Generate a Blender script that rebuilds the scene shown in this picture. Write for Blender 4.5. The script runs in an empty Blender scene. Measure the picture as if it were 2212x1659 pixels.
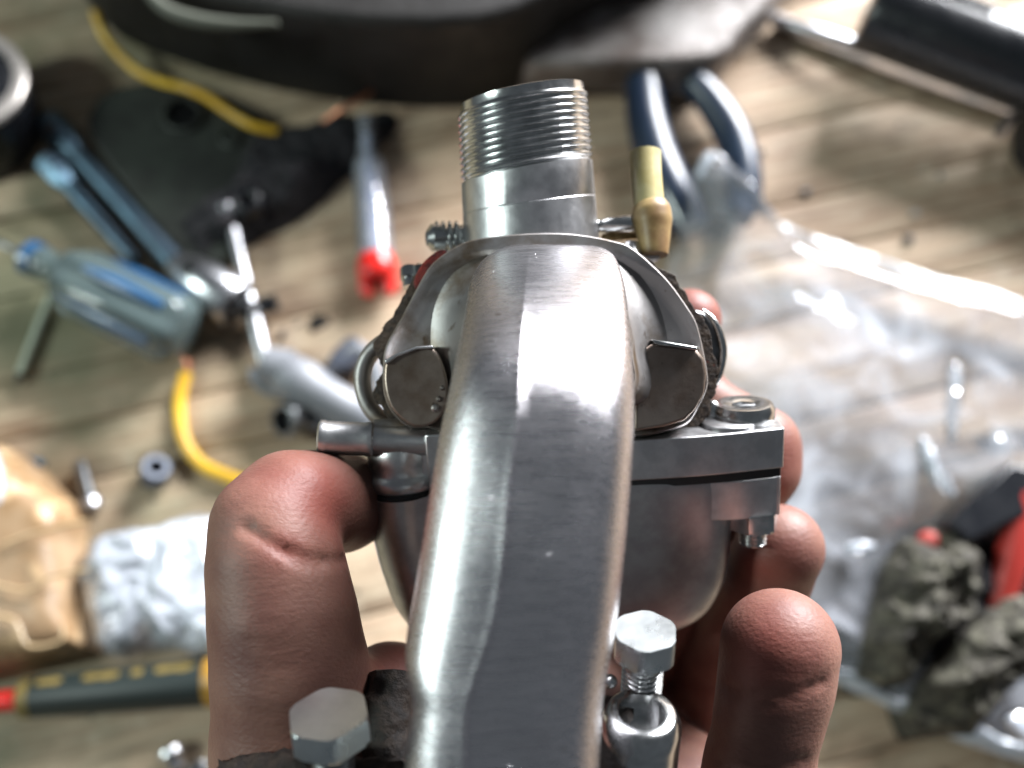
import bpy, bmesh, math, random
import numpy as np
from mathutils import Vector, Matrix, noise as mnoise

random.seed(7)
R = math.radians
scene = bpy.context.scene
C = scene.collection

# ------------------------------------------------------------------ camera
TILT = R(18)
CAM_H = 0.38
HALF = 0.5625                      # tan of half the horizontal field of view
cam_d = bpy.data.cameras.new('camera')
cam_d.sensor_width = 36
cam_d.lens = 18 / HALF
cam_d.clip_start = 0.005
cam_d.clip_end = 60
cam_d.dof.use_dof = True
cam_d.dof.focus_distance = 0.150
cam_d.dof.aperture_fstop = 8.5
cam = bpy.data.objects.new('camera', cam_d)
C.objects.link(cam)
cam.location = (0, 0, CAM_H)
cam.rotation_euler = (TILT, 0, 0)
scene.camera = cam
MC = Matrix.Translation((0, 0, CAM_H)) @ Matrix.Rotation(TILT, 4, 'X')

# ------------------------------------------------------------------ world and lamps
w = bpy.data.worlds.new('World')
scene.world = w
w.use_nodes = True
bg = w.node_tree.nodes['Background']
bg.inputs[0].default_value = (0.80, 0.90, 1.0, 1)
bg.inputs[1].default_value = 0.10

def area(name, loc, target, sx, sy, power, col):
    l = bpy.data.lights.new(name, 'AREA')
    l.shape = 'RECTANGLE'; l.size = sx; l.size_y = sy
    l.energy = power; l.color = col
    o = bpy.data.objects.new(name, l)
    C.objects.link(o)
    o.location = loc
    d = Vector(target) - Vector(loc)
    o.rotation_euler = d.to_track_quat('-Z', 'Y').to_euler()
    return o
area('window_light', (0.98, 1.50, 0.70), (0, 0.05, 0.1), 0.95, 0.85, 160, (0.96, 0.97, 1.0))
area('doorway_light', (-1.30, -0.05, 0.98), (0, 0.0, 0.2), 0.12, 0.42, 13, (0.86, 1.0, 0.95))

scene.view_settings.view_transform = 'Standard'
scene.view_settings.look = 'None'
scene.view_settings.exposure = 0.15
scene.view_settings.gamma = 1.0
scene.render.engine = 'CYCLES'
scene.cycles.max_bounces = 10
scene.cycles.transparent_max_bounces = 16
scene.cycles.caustics_reflective = False
scene.cycles.caustics_refractive = False
scene.cycles.sample_clamp_indirect = 4
try:
    scene.cycles.use_denoising = True
except Exception:
    pass

# ------------------------------------------------------------------ coordinates
K = 2 * HALF / 2212.0              # metres per photo unit per metre of depth (photo measured 2212 x 1659)
def P(x, y, D):                    # point seen at (x, y), D mm away along the view axis; camera axes, metres
    D = D * 0.001
    return Vector(((x - 1106) * K * D, (829.5 - y) * K * D, -D))
def W(x, y, D):
    return MC @ P(x, y, D)
def G(x, y, z=0.0):                # point of the photograph on the level z above the bench
    d = MC.to_3x3() @ Vector(((x - 1106) * K, (829.5 - y) * K, -1.0))
    t = (z - CAM_H) / d.z
    return Vector((d.x * t, d.y * t, z))
def GD(x, y):                      # metres per photo unit there
    d = MC.to_3x3() @ Vector(((x - 1106) * K, (829.5 - y) * K, -1.0))
    return K * (-CAM_H / d.z)

# ------------------------------------------------------------------ object helpers
def tag(o, label=None, cat=None, group=None, kind=None):
    if label: o['label'] = label
    if cat: o['category'] = cat
    if group: o['group'] = group
    if kind: o['kind'] = kind
    return o

def empty(name, loc=(0, 0, 0)):
    o = bpy.data.objects.new(name, None)
    o.empty_display_size = 0.01
    C.objects.link(o)
    o.location = loc
    return o

def finish(me, mat, angle=35, smooth=True):
    bm = bmesh.new(); bm.from_mesh(me)
    bmesh.ops.recalc_face_normals(bm, faces=bm.faces)
    bm.to_mesh(me); bm.free()
    if mat: me.materials.append(mat)
    if smooth:
        me.shade_smooth()
        me.set_sharp_from_angle(angle=R(angle))

def mk(name, vf, mat, parent=None, angle=35, bevel=0, seg=2, smooth=True, up=False):
    """vf = (verts, faces) in world metres; one mesh object, parent keeps it in place"""
    v, f = vf
    v = [Vector(p) for p in v]
    if parent is not None:
        off = root_loc(parent)
        v = [p - off for p in v]
        org = None
    else:
        n = len(v)
        mn = Vector((min(p.x for p in v), min(p.y for p in v), min(p.z for p in v)))
        mx = Vector((max(p.x for p in v), max(p.y for p in v), max(p.z for p in v)))
        org = Vector(((mn.x + mx.x) / 2, (mn.y + mx.y) / 2, mn.z))
        v = [p - org for p in v]
    me = bpy.data.meshes.new(name)
    me.from_pydata([tuple(p) for p in v], [], f)
    finish(me, mat, angle, smooth)
    if up and sum(p.normal.z * p.area for p in me.polygons) < 0:
        me.flip_normals()
    o = bpy.data.objects.new(name, me)
    C.objects.link(o)
    if org is not None: o.location = org
    if parent is not None: o.parent = parent
    if bevel:
        b = o.modifiers.new('bevel', 'BEVEL')
        b.width = bevel; b.segments = seg; b.limit_method = 'ANGLE'; b.angle_limit = R(32)
        b.harden_normals = False
    return o

def root_loc(o):
    p = Vector((0, 0, 0))
    while o is not None:
        p += Vector(o.location); o = o.parent
    return p

def join(*parts):
    V, F = [], []
    for v, f in parts:
        b = len(V)
        V += list(v); F += [tuple(i + b for i in q) for q in f]
    return V, F

def xf(vf, fn):
    return [fn(p) for p in vf[0]], vf[1]

def cam2w(vf):
    return xf(vf, lambda p: MC @ Vector(p))

def frames(pts):
    pts = [Vector(p) for p in pts]
    T = []
    for i in range(len(pts)):
        a = pts[max(i - 1, 0)]; b = pts[min(i + 1, len(pts) - 1)]
        T.append((b - a).normalized())
    up = Vector((0, 0, 1)) if abs(T[0].z) < 0.9 else Vector((1, 0, 0))
    n = (up - T[0] * up.dot(T[0])).normalized()
    out = []
    for t in T:
        n = (n - t * n.dot(t)).normalized()
        out.append((t, n, t.cross(n)))
    return pts, out

def tube(pts, rad, seg=16, caps=True, flat=1.0):
    pts, fr = frames(pts)
    if not hasattr(rad, '__len__'): rad = [rad] * len(pts)
    V, F = [], []
    for p, (t, n, b), r in zip(pts, fr, rad):
        for k in range(seg):
            a = 2 * math.pi * k / seg
            V.append(p + n * (math.cos(a) * r * flat) + b * (math.sin(a) * r))
    for i in range(len(pts) - 1):
        for k in range(seg):
            k2 = (k + 1) % seg
            F.append((i * seg + k, i * seg + k2, (i + 1) * seg + k2, (i + 1) * seg + k))
    if caps:
        F.append(tuple(range(seg))[::-1])
        F.append(tuple((len(pts) - 1) * seg + k for k in range(seg)))
    return V, F

def spline(ctrl, n=8):
    """Catmull-Rom through control points"""
    c = [Vector(p) for p in ctrl]
    out = []
    for i in range(len(c) - 1):
        p0 = c[max(i - 1, 0)]; p1 = c[i]; p2 = c[i + 1]; p3 = c[min(i + 2, len(c) - 1)]
        for k in range(n):
            t = k / n
            out.append(0.5 * ((2 * p1) + (p2 - p0) * t + (2 * p0 - 5 * p1 + 4 * p2 - p3) * t * t + (3 * p1 - p0 - 3 * p2 + p3) * t ** 3))
    out.append(c[-1])
    return out

def lathe(a, b, prof, seg=48, cap0=True, cap1=True):
    """profile [(t along a->b in metres, radius)]"""
    a = Vector(a); b = Vector(b)
    t = (b - a).normalized()
    up = Vector((0, 0, 1)) if abs(t.z) < 0.9 else Vector((0, 1, 0))
    n = (up - t * up.dot(t)).normalized(); bb = t.cross(n)
    V, F = [], []
    for h, r in prof:
        for k in range(seg):
            an = 2 * math.pi * k / seg
            V.append(a + t * h + (n * math.cos(an) + bb * math.sin(an)) * r)
    for i in range(len(prof) - 1):
        for k in range(seg):
            k2 = (k + 1) % seg
            F.append((i * seg + k, i * seg + k2, (i + 1) * seg + k2, (i + 1) * seg + k))
    if cap0: F.append(tuple(range(seg))[::-1])
    if cap1: F.append(tuple((len(prof) - 1) * seg + k for k in range(seg)))
    return V, F

def slab(top, bot):
    """closed prism between two equal point loops"""
    n = len(top)
    V = list(top) + list(bot)
    F = [tuple(range(n)), tuple(range(2 * n - 1, n - 1, -1))]
    for k in range(n):
        k2 = (k + 1) % n
        F.append((k, n + k, n + k2, k2))
    return V, F

def gprism(outline, z0, z1, smooth_n=0, shrink=0):
    """outline in photo units on the bench, raised from z0 to z1"""
    pts = [G(x, y, 0) for x, y in outline]
    if smooth_n:
        pts = closed_spline(pts, smooth_n)
    c = sum(pts, Vector()) / len(pts)
    top = []
    for p in pts:
        q = p + (c - p) * shrink
        top.append(Vector((q.x, q.y, z1)))
    bot = [Vector((p.x, p.y, z0)) for p in pts]
    return slab(top, bot)

def closed_spline(c, n=6):
    c = [Vector(p) for p in c]
    m = len(c); out = []
    for i in range(m):
        p0, p1, p2, p3 = c[i - 1], c[i], c[(i + 1) % m], c[(i + 2) % m]
        for k in range(n):
            t = k / n
            out.append(0.5 * ((2 * p1) + (p2 - p0) * t + (2 * p0 - 5 * p1 + 4 * p2 - p3) * t * t + (3 * p1 - p0 - 3 * p2 + p3) * t ** 3))
    return out

def fbm(p, octv=4, lac=2.1):
    a, s = 1.0, 0.0
    q = Vector(p)
    for _ in range(octv):
        s += a * mnoise.noise(q); q = q * lac; a *= 0.5
    return s
def ridge(p, octv=3):
    a, s = 1.0, 0.0
    q = Vector(p)
    for _ in range(octv):
        s += a * (1 - abs(mnoise.noise(q)) * 2); q = q * 2.2; a *= 0.5
    return s

def mound(outline, height, bump, freq, rings=26, n=10, power=3, base=0.0, seed=0, ridged=False, centre=None):
    """lump with the given outline on the bench, domed and crumpled"""
    pts = closed_spline([G(x, y, 0) for x, y in outline], n)
    c = G(*centre) if centre else sum(pts, Vector()) / len(pts)
    m = len(pts)
    V, F = [], []
    for i in range(rings + 1):
        t = 1 - i / rings
        for p in pts:
            q = c + (p - c) * t
            h = height * (1 - t ** power)
            s = Vector((q.x * freq, q.y * freq, seed))
            nz = ridge(s) if ridged else fbm(s)
            z = base + h + (bump * nz * min(1, (1 - t) * 6))
            V.append(Vector((q.x + 0.3 * bump * fbm(s + Vector((9, 0, 0))), q.y + 0.3 * bump * fbm(s + Vector((0, 9, 0))), max(z, base))))
        if i:
            for k in range(m):
                k2 = (k + 1) % m
                a = (i - 1) * m; b = i * m
                F.append((a + k, a + k2, b + k2, b + k))
    F.append(tuple(range(m)))
    return V, F

# ------------------------------------------------------------------ materials
def mat(name, col, rough=0.5, metal=0.0, var=None, vscale=60, vlo=0.4, vhi=0.6, bump=0.0, bscale=200, bstretch=(1, 1, 1),
        sss=0, sssr=(0.004, 0.0015, 0.001), coat=0, spec=0.5, trans=0, ior=1.45, alpha=1, rvar=0.0, rscale=80, detail=6, aniso=0,
        spots=None, sscale=120, slo=0.68, shi=0.74):
    m = bpy.data.materials.new(name); m.use_nodes = True
    nt = m.node_tree; N = nt.nodes; L = nt.links
    b = N['Principled BSDF']
    b.inputs['Base Color'].default_value = (*col, 1)
    b.inputs['Roughness'].default_value = rough
    b.inputs['Metallic'].default_value = metal
    b.inputs['IOR'].default_value = ior
    b.inputs['Specular IOR Level'].default_value = spec
    b.inputs['Coat Weight'].default_value = coat
    b.inputs['Coat Roughness'].default_value = 0.1
    b.inputs['Transmission Weight'].default_value = trans
    b.inputs['Alpha'].default_value = alpha
    if aniso: b.inputs['Anisotropic'].default_value = aniso
    if sss:
        b.inputs['Subsurface Weight'].default_value = sss
        b.inputs['Subsurface Radius'].default_value = (1, 0.35, 0.2)
        b.inputs['Subsurface Scale'].default_value = sssr[0]
    tc = N.new('ShaderNodeTexCoord')
    src = None
    def nz(scale, det=6, rough_=0.6, stretch=(1, 1, 1)):
        mp = N.new('ShaderNodeMapping'); mp.inputs['Scale'].default_value = stretch
        L.new(tc.outputs['Object'], mp.inputs['Vector'])
        n = N.new('ShaderNodeTexNoise'); n.inputs['Scale'].default_value = scale
        n.inputs['Detail'].default_value = det; n.inputs['Roughness'].default_value = rough_
        L.new(mp.outputs[0], n.inputs['Vector'])
        return n
    def ramp(n, lo, hi):
        r = N.new('ShaderNodeMapRange'); r.inputs['From Min'].default_value = lo; r.inputs['From Max'].default_value = hi
        L.new(n.outputs['Fac'], r.inputs['Value'])
        return r
    col_out = None
    if var:
        n = nz(vscale, detail); r = ramp(n, vlo, vhi)
        mx = N.new('ShaderNodeMix'); mx.data_type = 'RGBA'
        mx.inputs['A'].default_value = (*col, 1); mx.inputs['B'].default_value = (*var, 1)
        L.new(r.outputs[0], mx.inputs['Factor'])
        col_out = mx.outputs['Result']
    if spots:
        n = nz(sscale, 3); r = ramp(n, slo, shi)
        mx = N.new('ShaderNodeMix'); mx.data_type = 'RGBA'
        if col_out: L.new(col_out, mx.inputs['A'])
        else: mx.inputs['A'].default_value = (*col, 1)
        mx.inputs['B'].default_value = (*spots, 1)
        L.new(r.outputs[0], mx.inputs['Factor'])
        col_out = mx.outputs['Result']
    if col_out: L.new(col_out, b.inputs['Base Color'])
    if rvar:
        n = nz(rscale, 5); r = ramp(n, 0.3, 0.7)
        r.inputs['To Min'].default_value = max(0.02, rough - rvar); r.inputs['To Max'].default_value = rough + rvar
        L.new(r.outputs[0], b.inputs['Roughness'])
    if bump:
        n = nz(bscale, 5, 0.6, bstretch)
        bp = N.new('ShaderNodeBump'); bp.inputs['Strength'].default_value = 1.0
        bp.inputs['Distance'].default_value = bump
        L.new(n.outputs['Fac'], bp.inputs['Height'])
        L.new(bp.outputs[0], b.inputs['Normal'])
    return m

M = {}
M['cast'] = mat('cast_aluminium', (0.58, 0.58, 0.59), 0.38, 1, var=(0.48, 0.48, 0.49), vscale=300, rvar=0.06, rscale=250, bump=0.00002, bscale=1400)
M['steel'] = mat('bright_steel', (0.62, 0.63, 0.63), 0.2, 1, var=(0.45, 0.46, 0.46), vscale=200, rvar=0.05, rscale=500, bump=0.000006, bscale=1500)
M['darksteel'] = mat('dark_steel', (0.22, 0.23, 0.24), 0.35, 1, var=(0.1, 0.1, 0.1), vscale=260, rvar=0.1, bump=0.00004, bscale=1200)
M['grimy'] = mat('grimy_aluminium', (0.38, 0.365, 0.36), 0.5, 0.95, var=(0.17, 0.125, 0.085), vscale=95, vlo=0.45, vhi=0.66, rvar=0.08, bump=0.00004, bscale=700,
                 spots=(0.12, 0.08, 0.05), sscale=260, slo=0.66, shi=0.78)
M['boss'] = mat('stained_boss_metal', (0.30, 0.25, 0.215), 0.42, 0.85, var=(0.17, 0.12, 0.09), vscale=150, vlo=0.4, vhi=0.75, rvar=0.1, bump=0.00008, bscale=500,
                spots=(0.05, 0.03, 0.02), sscale=330, slo=0.68, shi=0.76)
M['gasket'] = mat('oily_gasket', (0.035, 0.025, 0.02), 0.6, 0, var=(0.09, 0.06, 0.04), vscale=700, bump=0.0005, bscale=900, spots=(0.25, 0.03, 0.015), sscale=300, slo=0.66, shi=0.7)
M['redseal'] = mat('red_sealant', (0.22, 0.02, 0.012), 0.5, 0, var=(0.06, 0.01, 0.01), vscale=600, bump=0.0003, bscale=900)
M['rubber'] = mat('black_rubber', (0.012, 0.012, 0.013), 0.45)
M['bowl'] = mat('float_bowl_metal', (0.40, 0.40, 0.41), 0.42, 1, var=(0.33, 0.32, 0.33), vscale=220, rvar=0.05, bump=0.00003, bscale=900)
M['zinc'] = mat('bright_zinc', (0.66, 0.70, 0.71), 0.3, 1, var=(0.52, 0.56, 0.57), vscale=90, rvar=0.06, bump=0.00002, bscale=600)
M['hose'] = mat('yellowed_hose', (0.60, 0.53, 0.28), 0.35, 0, var=(0.52, 0.43, 0.19), vscale=200, coat=0.2)
M['hosedark'] = mat('stained_hose', (0.36, 0.25, 0.11), 0.45, 0, var=(0.22, 0.13, 0.055), vscale=150)
M['brass'] = mat('dull_brass', (0.45, 0.33, 0.16), 0.35, 1, var=(0.25, 0.16, 0.07), vscale=400)
M['grime'] = mat('black_grime', (0.012, 0.009, 0.008), 0.7, 0, var=(0.035, 0.024, 0.018), vscale=500, bump=0.0006, bscale=600)

def cover_metal():
    m = bpy.data.materials.new('polished_cover_metal'); m.use_nodes = True
    nt = m.node_tree; N = nt.nodes; L = nt.links
    b = N['Principled BSDF']
    b.inputs['Metallic'].default_value = 1
    tc = N.new('ShaderNodeTexCoord')
    def noise(scale, stretch, det=4, rough=0.6):
        mp = N.new('ShaderNodeMapping'); mp.inputs['Scale'].default_value = stretch
        L.new(tc.outputs['Object'], mp.inputs['Vector'])
        n = N.new('ShaderNodeTexNoise'); n.inputs['Scale'].default_value = scale
        n.inputs['Detail'].default_value = det; n.inputs['Roughness'].default_value = rough
        L.new(mp.outputs[0], n.inputs['Vector']); return n
    def rng(src, a, c, lo, hi):
        r = N.new('ShaderNodeMapRange')
        r.inputs['From Min'].default_value = a; r.inputs['From Max'].default_value = c
        r.inputs['To Min'].default_value = lo; r.inputs['To Max'].default_value = hi
        L.new(src, r.inputs['Value']); return r
    # colour: cloudy bare aluminium with small brown deposits
    n1 = noise(140, (1, 1, 1), 5)
    mx = N.new('ShaderNodeMix'); mx.data_type = 'RGBA'
    mx.inputs['A'].default_value = (0.68, 0.66, 0.69, 1); mx.inputs['B'].default_value = (0.60, 0.58, 0.605, 1)
    L.new(rng(n1.outputs['Fac'], 0.35, 0.7, 0, 1).outputs[0], mx.inputs['Factor'])
    n2 = noise(420, (1, 1, 1), 2)
    mx2 = N.new('ShaderNodeMix'); mx2.data_type = 'RGBA'
    L.new(mx.outputs['Result'], mx2.inputs['A']); mx2.inputs['B'].default_value = (0.10, 0.07, 0.05, 1)
    L.new(rng(n2.outputs['Fac'], 0.74, 0.78, 0, 1).outputs[0], mx2.inputs['Factor'])
    foot = W(1268, 1640, 113) - root_loc(carb)
    dv = N.new('ShaderNodeVectorMath'); dv.operation = 'DISTANCE'; dv.inputs[1].default_value = tuple(foot)
    L.new(tc.outputs['Object'], dv.inputs[0])
    ns = noise(350, (1, 1, 1), 4)
    sb = N.new('ShaderNodeMath'); sb.operation = 'MULTIPLY_ADD'; sb.inputs[1].default_value = 0.006; L.new(ns.outputs['Fac'], sb.inputs[0]); L.new(dv.outputs['Value'], sb.inputs[2])
    st_ = rng(sb.outputs[0], 0.0062, 0.0074, .8, 0)
    mx3 = N.new('ShaderNodeMix'); mx3.data_type = 'RGBA'
    L.new(mx2.outputs['Result'], mx3.inputs['A']); mx3.inputs['B'].default_value = (0.22, 0.17, 0.10, 1)
    L.new(st_.outputs[0], mx3.inputs['Factor'])
    L.new(mx3.outputs['Result'], b.inputs['Base Color'])
    # roughness: hazy with rubbed streaks
    n3 = noise(160, (1, 8, 8), 6)
    L.new(rng(n3.outputs['Fac'], 0.3, 0.7, 0.24, 0.31).outputs[0], b.inputs['Roughness'])
    # file marks across the bend, scattered dings
    n4 = noise(420, (0.9, 22, 22), 5, 0.7)
    n5 = noise(800, (1, 1, 1), 3)
    n6 = noise(330, (1.8, 1, 1), 2)
    d = rng(n6.outputs['Fac'], 0.745, 0.80, 0, -1.0)
    n7 = noise(45, (1, 1, 1), 2)
    amt = rng(n7.outputs['Fac'], 0.42, 0.62, 0.6, 1.0)
    mul = N.new('ShaderNodeMath'); mul.operation = 'MULTIPLY'
    L.new(n4.outputs['Fac'], mul.inputs[0]); L.new(amt.outputs[0], mul.inputs[1])
    b1 = N.new('ShaderNodeBump'); b1.inputs['Distance'].default_value = 0.00006; L.new(mul.outputs[0], b1.inputs['Height'])
    b2 = N.new('ShaderNodeBump'); b2.inputs['Distance'].default_value = 0.000015; L.new(n5.outputs['Fac'], b2.inputs['Height'])
    b3 = N.new('ShaderNodeBump'); b3.inputs['Distance'].default_value = 0.0003; L.new(d.outputs[0], b3.inputs['Height'])
    L.new(b1.outputs[0], b2.inputs['Normal']); L.new(b2.outputs[0], b3.inputs['Normal']); L.new(b3.outputs[0], b.inputs['Normal'])
    return m

# ================================================================== CARBURETTOR (held in the hand)
carb = empty('carburettor', W(1180, 900, 175))
tag(carb, 'silver metal carburettor with threaded spout, held in a hand above the bench', 'carburettor')

M['cover'] = cover_metal()

# ---- elbow cover: lofted bend with three facets
rows = [ # y, left, ridge, second ridge, right, front depth, thickness mm
    (528, 1090, 1160, 1235, 1300, 160, 8),
    (540, 1060, 1148, 1245, 1325, 154.5, 10),
    (560, 1034, 1142, 1249, 1340, 149, 13),
    (600, 1012, 1137, 1249, 1354, 140.5, 17),
    (650, 1003, 1132, 1248, 1362, 133.5, 19),
    (700, 994, 1128, 1247, 1368, 128.6, 20),
    (770, 980, 1124, 1246, 1374, 124.0, 20),
    (850, 964, 1120, 1245, 1378, 121.0, 20),
    (950, 944, 1112, 1238, 1377, 119.2, 20),
    (1050, 928, 1100, 1226, 1371, 118.1, 20),
    (1180, 908, 1090, 1212, 1361, 117.1, 20),
    (1300, 890, 1075, 1195, 1349, 116.3, 20),
    (1380, 876, 1056, 1180, 1339, 115.8, 20),
    (1450, 868, 1034, 1165, 1328, 115.4, 20),
    (1500, 874, 1018, 1155, 1319, 115.1, 20),
    (1550, 884, 1010, 1150, 1312, 114.9, 20),
    (1600, 880, 1008, 1148, 1307, 114.7, 20),
    (1680, 870, 1008, 1145, 1303, 114.4, 20),
    (1800, 862, 1006, 1140, 1298, 114, 20),
    (1960, 850, 1000, 1135, 1290, 113.5, 20)]
def interp_rows(rows, n):
    c = [np.array(r, float) for r in rows]
    out = []
    for i in range(len(c) - 1):
        p0 = c[max(i - 1, 0)]; p1 = c[i]; p2 = c[i + 1]; p3 = c[min(i + 2, len(c) - 1)]
        for k in range(n):
            t = k / n
            out.append(0.5 * ((2 * p1) + (p2 - p0) * t + (2 * p0 - 5 * p1 + 4 * p2 - p3) * t * t + (3 * p1 - p0 - 3 * p2 + p3) * t ** 3))
    out.append(c[-1]); return out
def cover_section(r):
    y, xl, xr1, xr2, xr, D, T = r
    s = K * D                                     # mm per unit
    lo = min(1, max(0, (y - 640) / 500))          # lower part: left lobe stands out as its own barrel
    f = T / 20
    wl = (xr1 - xl)
    pts = []
    # left side from back to ridge (x, depth offset mm)
    L_ = [(xl + 0.10 * wl, T), (xl + 0.02 * wl, T * 0.78), (xl, T * 0.55), (xl + 0.035 * wl, 0.34 * T), (xl + 0.10 * wl, 0.235 * T),
          (xl + 0.22 * wl, 0.142 * T), (xl + 0.36 * wl, 0.084 * T), (xl + 0.52 * wl, 0.048 * T), (xl + 0.70 * wl, 0.025 * T), (xl + 0.86 * wl, 0.010 * T)]
    sm = [Vector((a, b, 0)) for a, b in L_]
    sm = spline(sm, 4)
    pts += [(p.x, p.y) for p in sm]
    g = (xr2 - xr1)
    e = 0.02 * g + 1.2
    pts += [(xr1 - 2 * e, 0.004 * T), (xr1 - e, 0.0005 * T), (xr1, 0.0), (xr1 + .5 * e, 0.0008 * T + lo * 0.006 * T), (xr1 + e, 0.001 * T + lo * 0.022 * T)]
    a2 = (0.026 + 0.020 * lo) * T
    for t in (0.2, 0.4, 0.6, 0.8):
        pts.append((xr1 + e + (g - e) * t, 0.001 * T + lo * 0.022 * T + (a2 - 0.001 * T - lo * 0.022 * T) * t))
    wr = xr - xr2
    pts += [(xr2, a2)]
    Rr = [(xr2, a2), (xr2 + 0.2 * wr, a2 + 0.020 * T), (xr2 + 0.42 * wr, a2 + 0.052 * T), (xr2 + 0.62 * wr, a2 + 0.10 * T), (xr2 + 0.8 * wr, a2 + 0.18 * T), (xr2 + 0.92 * wr, a2 + 0.28 * T),
          (xr2 + 0.985 * wr, 0.44 * T), (xr2 + wr, 0.6 * T), (xr2 + 0.97 * wr, 0.8 * T), (xr2 + 0.9 * wr, T)]
    sm = spline([Vector((a, b, 0)) for a, b in Rr], 4)[1:]
    pts += [(p.x, p.y) for p in sm]
    # keep the outline width at the silhouette as seen: points are placed at the section's mid depth
    res = []
    Dm = D + T * 0.3
    for x, dz in pts:
        X = (x - 1106) * K * Dm * 0.001
        Y = (829.5 - y) * K * D * 0.001
        res.append(Vector((X, Y, -(D + dz) * 0.001)))
    return res
secs = [cover_section(r) for r in interp_rows(rows, 5)]
n = len(secs[0]); V = [p for s in secs for p in s]; F = []
for i in range(len(secs) - 1):
    for k in range(n):
        k2 = (k + 1) % n
        F.append((i * n + k, i * n + k2, (i + 1) * n + k2, (i + 1) * n + k))
F.append(tuple(range(n))); F.append(tuple((len(secs) - 1) * n + k for k in range(n))[::-1])
elbow = mk('elbow_cover', cam2w((V, F)), M['cover'], carb, angle=50)

def px_loop(pts, D):
    return [P(x, y, D) for x, y in pts]
def cam_slab(pts, D0, D1, sm=0, grow=1.0):
    c = Vector((sum(p[0] for p in pts) / len(pts), sum(p[1] for p in pts) / len(pts), 0))
    q = closed_spline([Vector((x, y, 0)) for x, y in pts], sm) if sm else [Vector((x, y, 0)) for x, y in pts]
    top = [P(p.x, p.y, D0) for p in q]
    bot = []
    for p, t in zip(q, top):
        g = c + (p - c) * grow
        b = P(g.x, g.y, D0); b.z = -D1 * 0.001
        bot.append(b)
    return slab(top, bot)

# ---- flange of the cover: raised rim with a sunk face
fl = [(1035, 514), (1140, 503), (1240, 504), (1330, 520), (1372, 538), (1440, 600), (1488, 665), (1508, 702), (1522, 760), (1530, 805), (1529, 840),
      (1508, 885), (1486, 916), (1440, 932), (1370, 944), (1180, 950), (1000, 944), (930, 925), (882, 923), (845, 890), (828, 850), (826, 800), (832, 748), (865, 688), (905, 612), (935, 567), (985, 531)]
fc = (1180, 740)
def ring_rim(pts, wpx, Dt, Db, Dinner, centre):
    out = closed_spline([Vector((x, y, 0)) for x, y in pts], 3)
    c = Vector((*centre, 0)); V = []; F = []
    n = len(out)
    loops = []
    def inward(k, d):
        a = out[k - 1]; b = out[(k + 1) % n]
        t = (b - a).normalized(); nn = Vector((t.y, -t.x, 0))
        if nn.dot(c - out[k]) < 0: nn = -nn
        return out[k] + nn * d
    spec = [(0, 0, Db), (-1, 0, Dt + 1.2), (1.5, 0, Dt + 0.25), (4, 0, Dt), (wpx * 0.6, .6, Dt + 0.08), (wpx, 1, Dt + 0.22), (wpx + 12, 1, Dinner - 0.2), (wpx + 30, 1, Dinner)]
    for d0, w0, D in spec:
        for k in range(n):
            d = d0 + w0 * 24 * min(1, max(0, (600 - out[k].y) / 70))
            p = inward(k, d)
            q = P(p.x, p.y, Dt); q.z = -D * 0.001
            V.append(q)
    for i in range(len(spec) - 1):
        for k in range(n):
            k2 = (k + 1) % n
            F.append((i * n + k, i * n + k2, (i + 1) * n + k2, (i + 1) * n + k))
    F.append(tuple(range(n))); F.append(tuple((len(spec) - 1) * n + k for k in range(n))[::-1])
    return V, F
mk('cover_flange', cam2w(ring_rim(fl, 9, 161, 166.5, 162.9, fc)), M['grimy'], carb, angle=50)
# web between the bend and the flange
def cone_web():
    outer = closed_spline([Vector((x, y, 0)) for x, y in [(1040, 530), (1190, 520), (1335, 535), (1420, 640), (1450, 760), (1440, 900), (1180, 930), (960, 905), (925, 740), (950, 620)]], 6)
    V, F = [], []; n = len(outer); c = Vector((1185, 740, 0))
    for f, D in ((1.0, 163.2), (0.95, 162.5), (0.88, 161.4), (0.8, 159), (0.73, 155), (0.67, 146)):
        for p in outer:
            g = c + (p - c) * f
            V.append(P(g.x, g.y, D))
    for i in range(5):
        for k in range(n):
            k2 = (k + 1) % n
            F.append((i * n + k, i * n + k2, (i + 1) * n + k2, (i + 1) * n + k))
    F.append(tuple(range(n))); F.append(tuple(5 * n + k for k in range(n))[::-1])
    return V, F
mk('cover_web', cam2w(cone_web()), M['grimy'], carb, angle=60)
# screw bosses left and right
bl = [(832, 782), (850, 768), (900, 752), (935, 752), (958, 790), (968, 840), (962, 885), (935, 915), (895, 922), (860, 900), (838, 868), (829, 825)]
b_ = mk('screw_boss', cam2w(cam_slab(bl, 158.6, 166, 3)), M['boss'], carb, bevel=0.0005, seg=3, angle=40)
b_['label'] = 'brown stained round boss left of the bend'
br = [(1372, 770), (1410, 741), (1505, 753), (1522, 775), (1527, 808), (1522, 850), (1502, 886), (1480, 908), (1436, 922), (1370, 932)]
b_ = mk('screw_boss', cam2w(cam_slab(br, 158.8, 166, 0)), M['boss'], carb, bevel=0.0006, seg=3, angle=30)
b_['label'] = 'dark angular boss right of the bend'
mk('ledge', cam2w(cam_slab([(1408, 733), (1507, 749), (1508, 757), (1414, 743)], 157.6, 162)), M['steel'], carb, bevel=0.0002)
mk('ledge', cam2w(cam_slab([(830, 778), (855, 764), (900, 748), (935, 746), (936, 753), (900, 755), (857, 771), (834, 788)], 157.8, 162)), M['cast'], carb, bevel=0.0002)
# screw remains on the left boss
for (x, y, r) in ((948, 862, 0.6), (940, 882, 0.8), (955, 838, 0.5)):
    mk('deposit', cam2w(lathe(P(x, y, 158.9), P(x, y, 157.6), [(0, r * .001), (0.0006, r * .0009), (0.001, r * .0004)], 8)), M['grimy'], carb)
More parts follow.
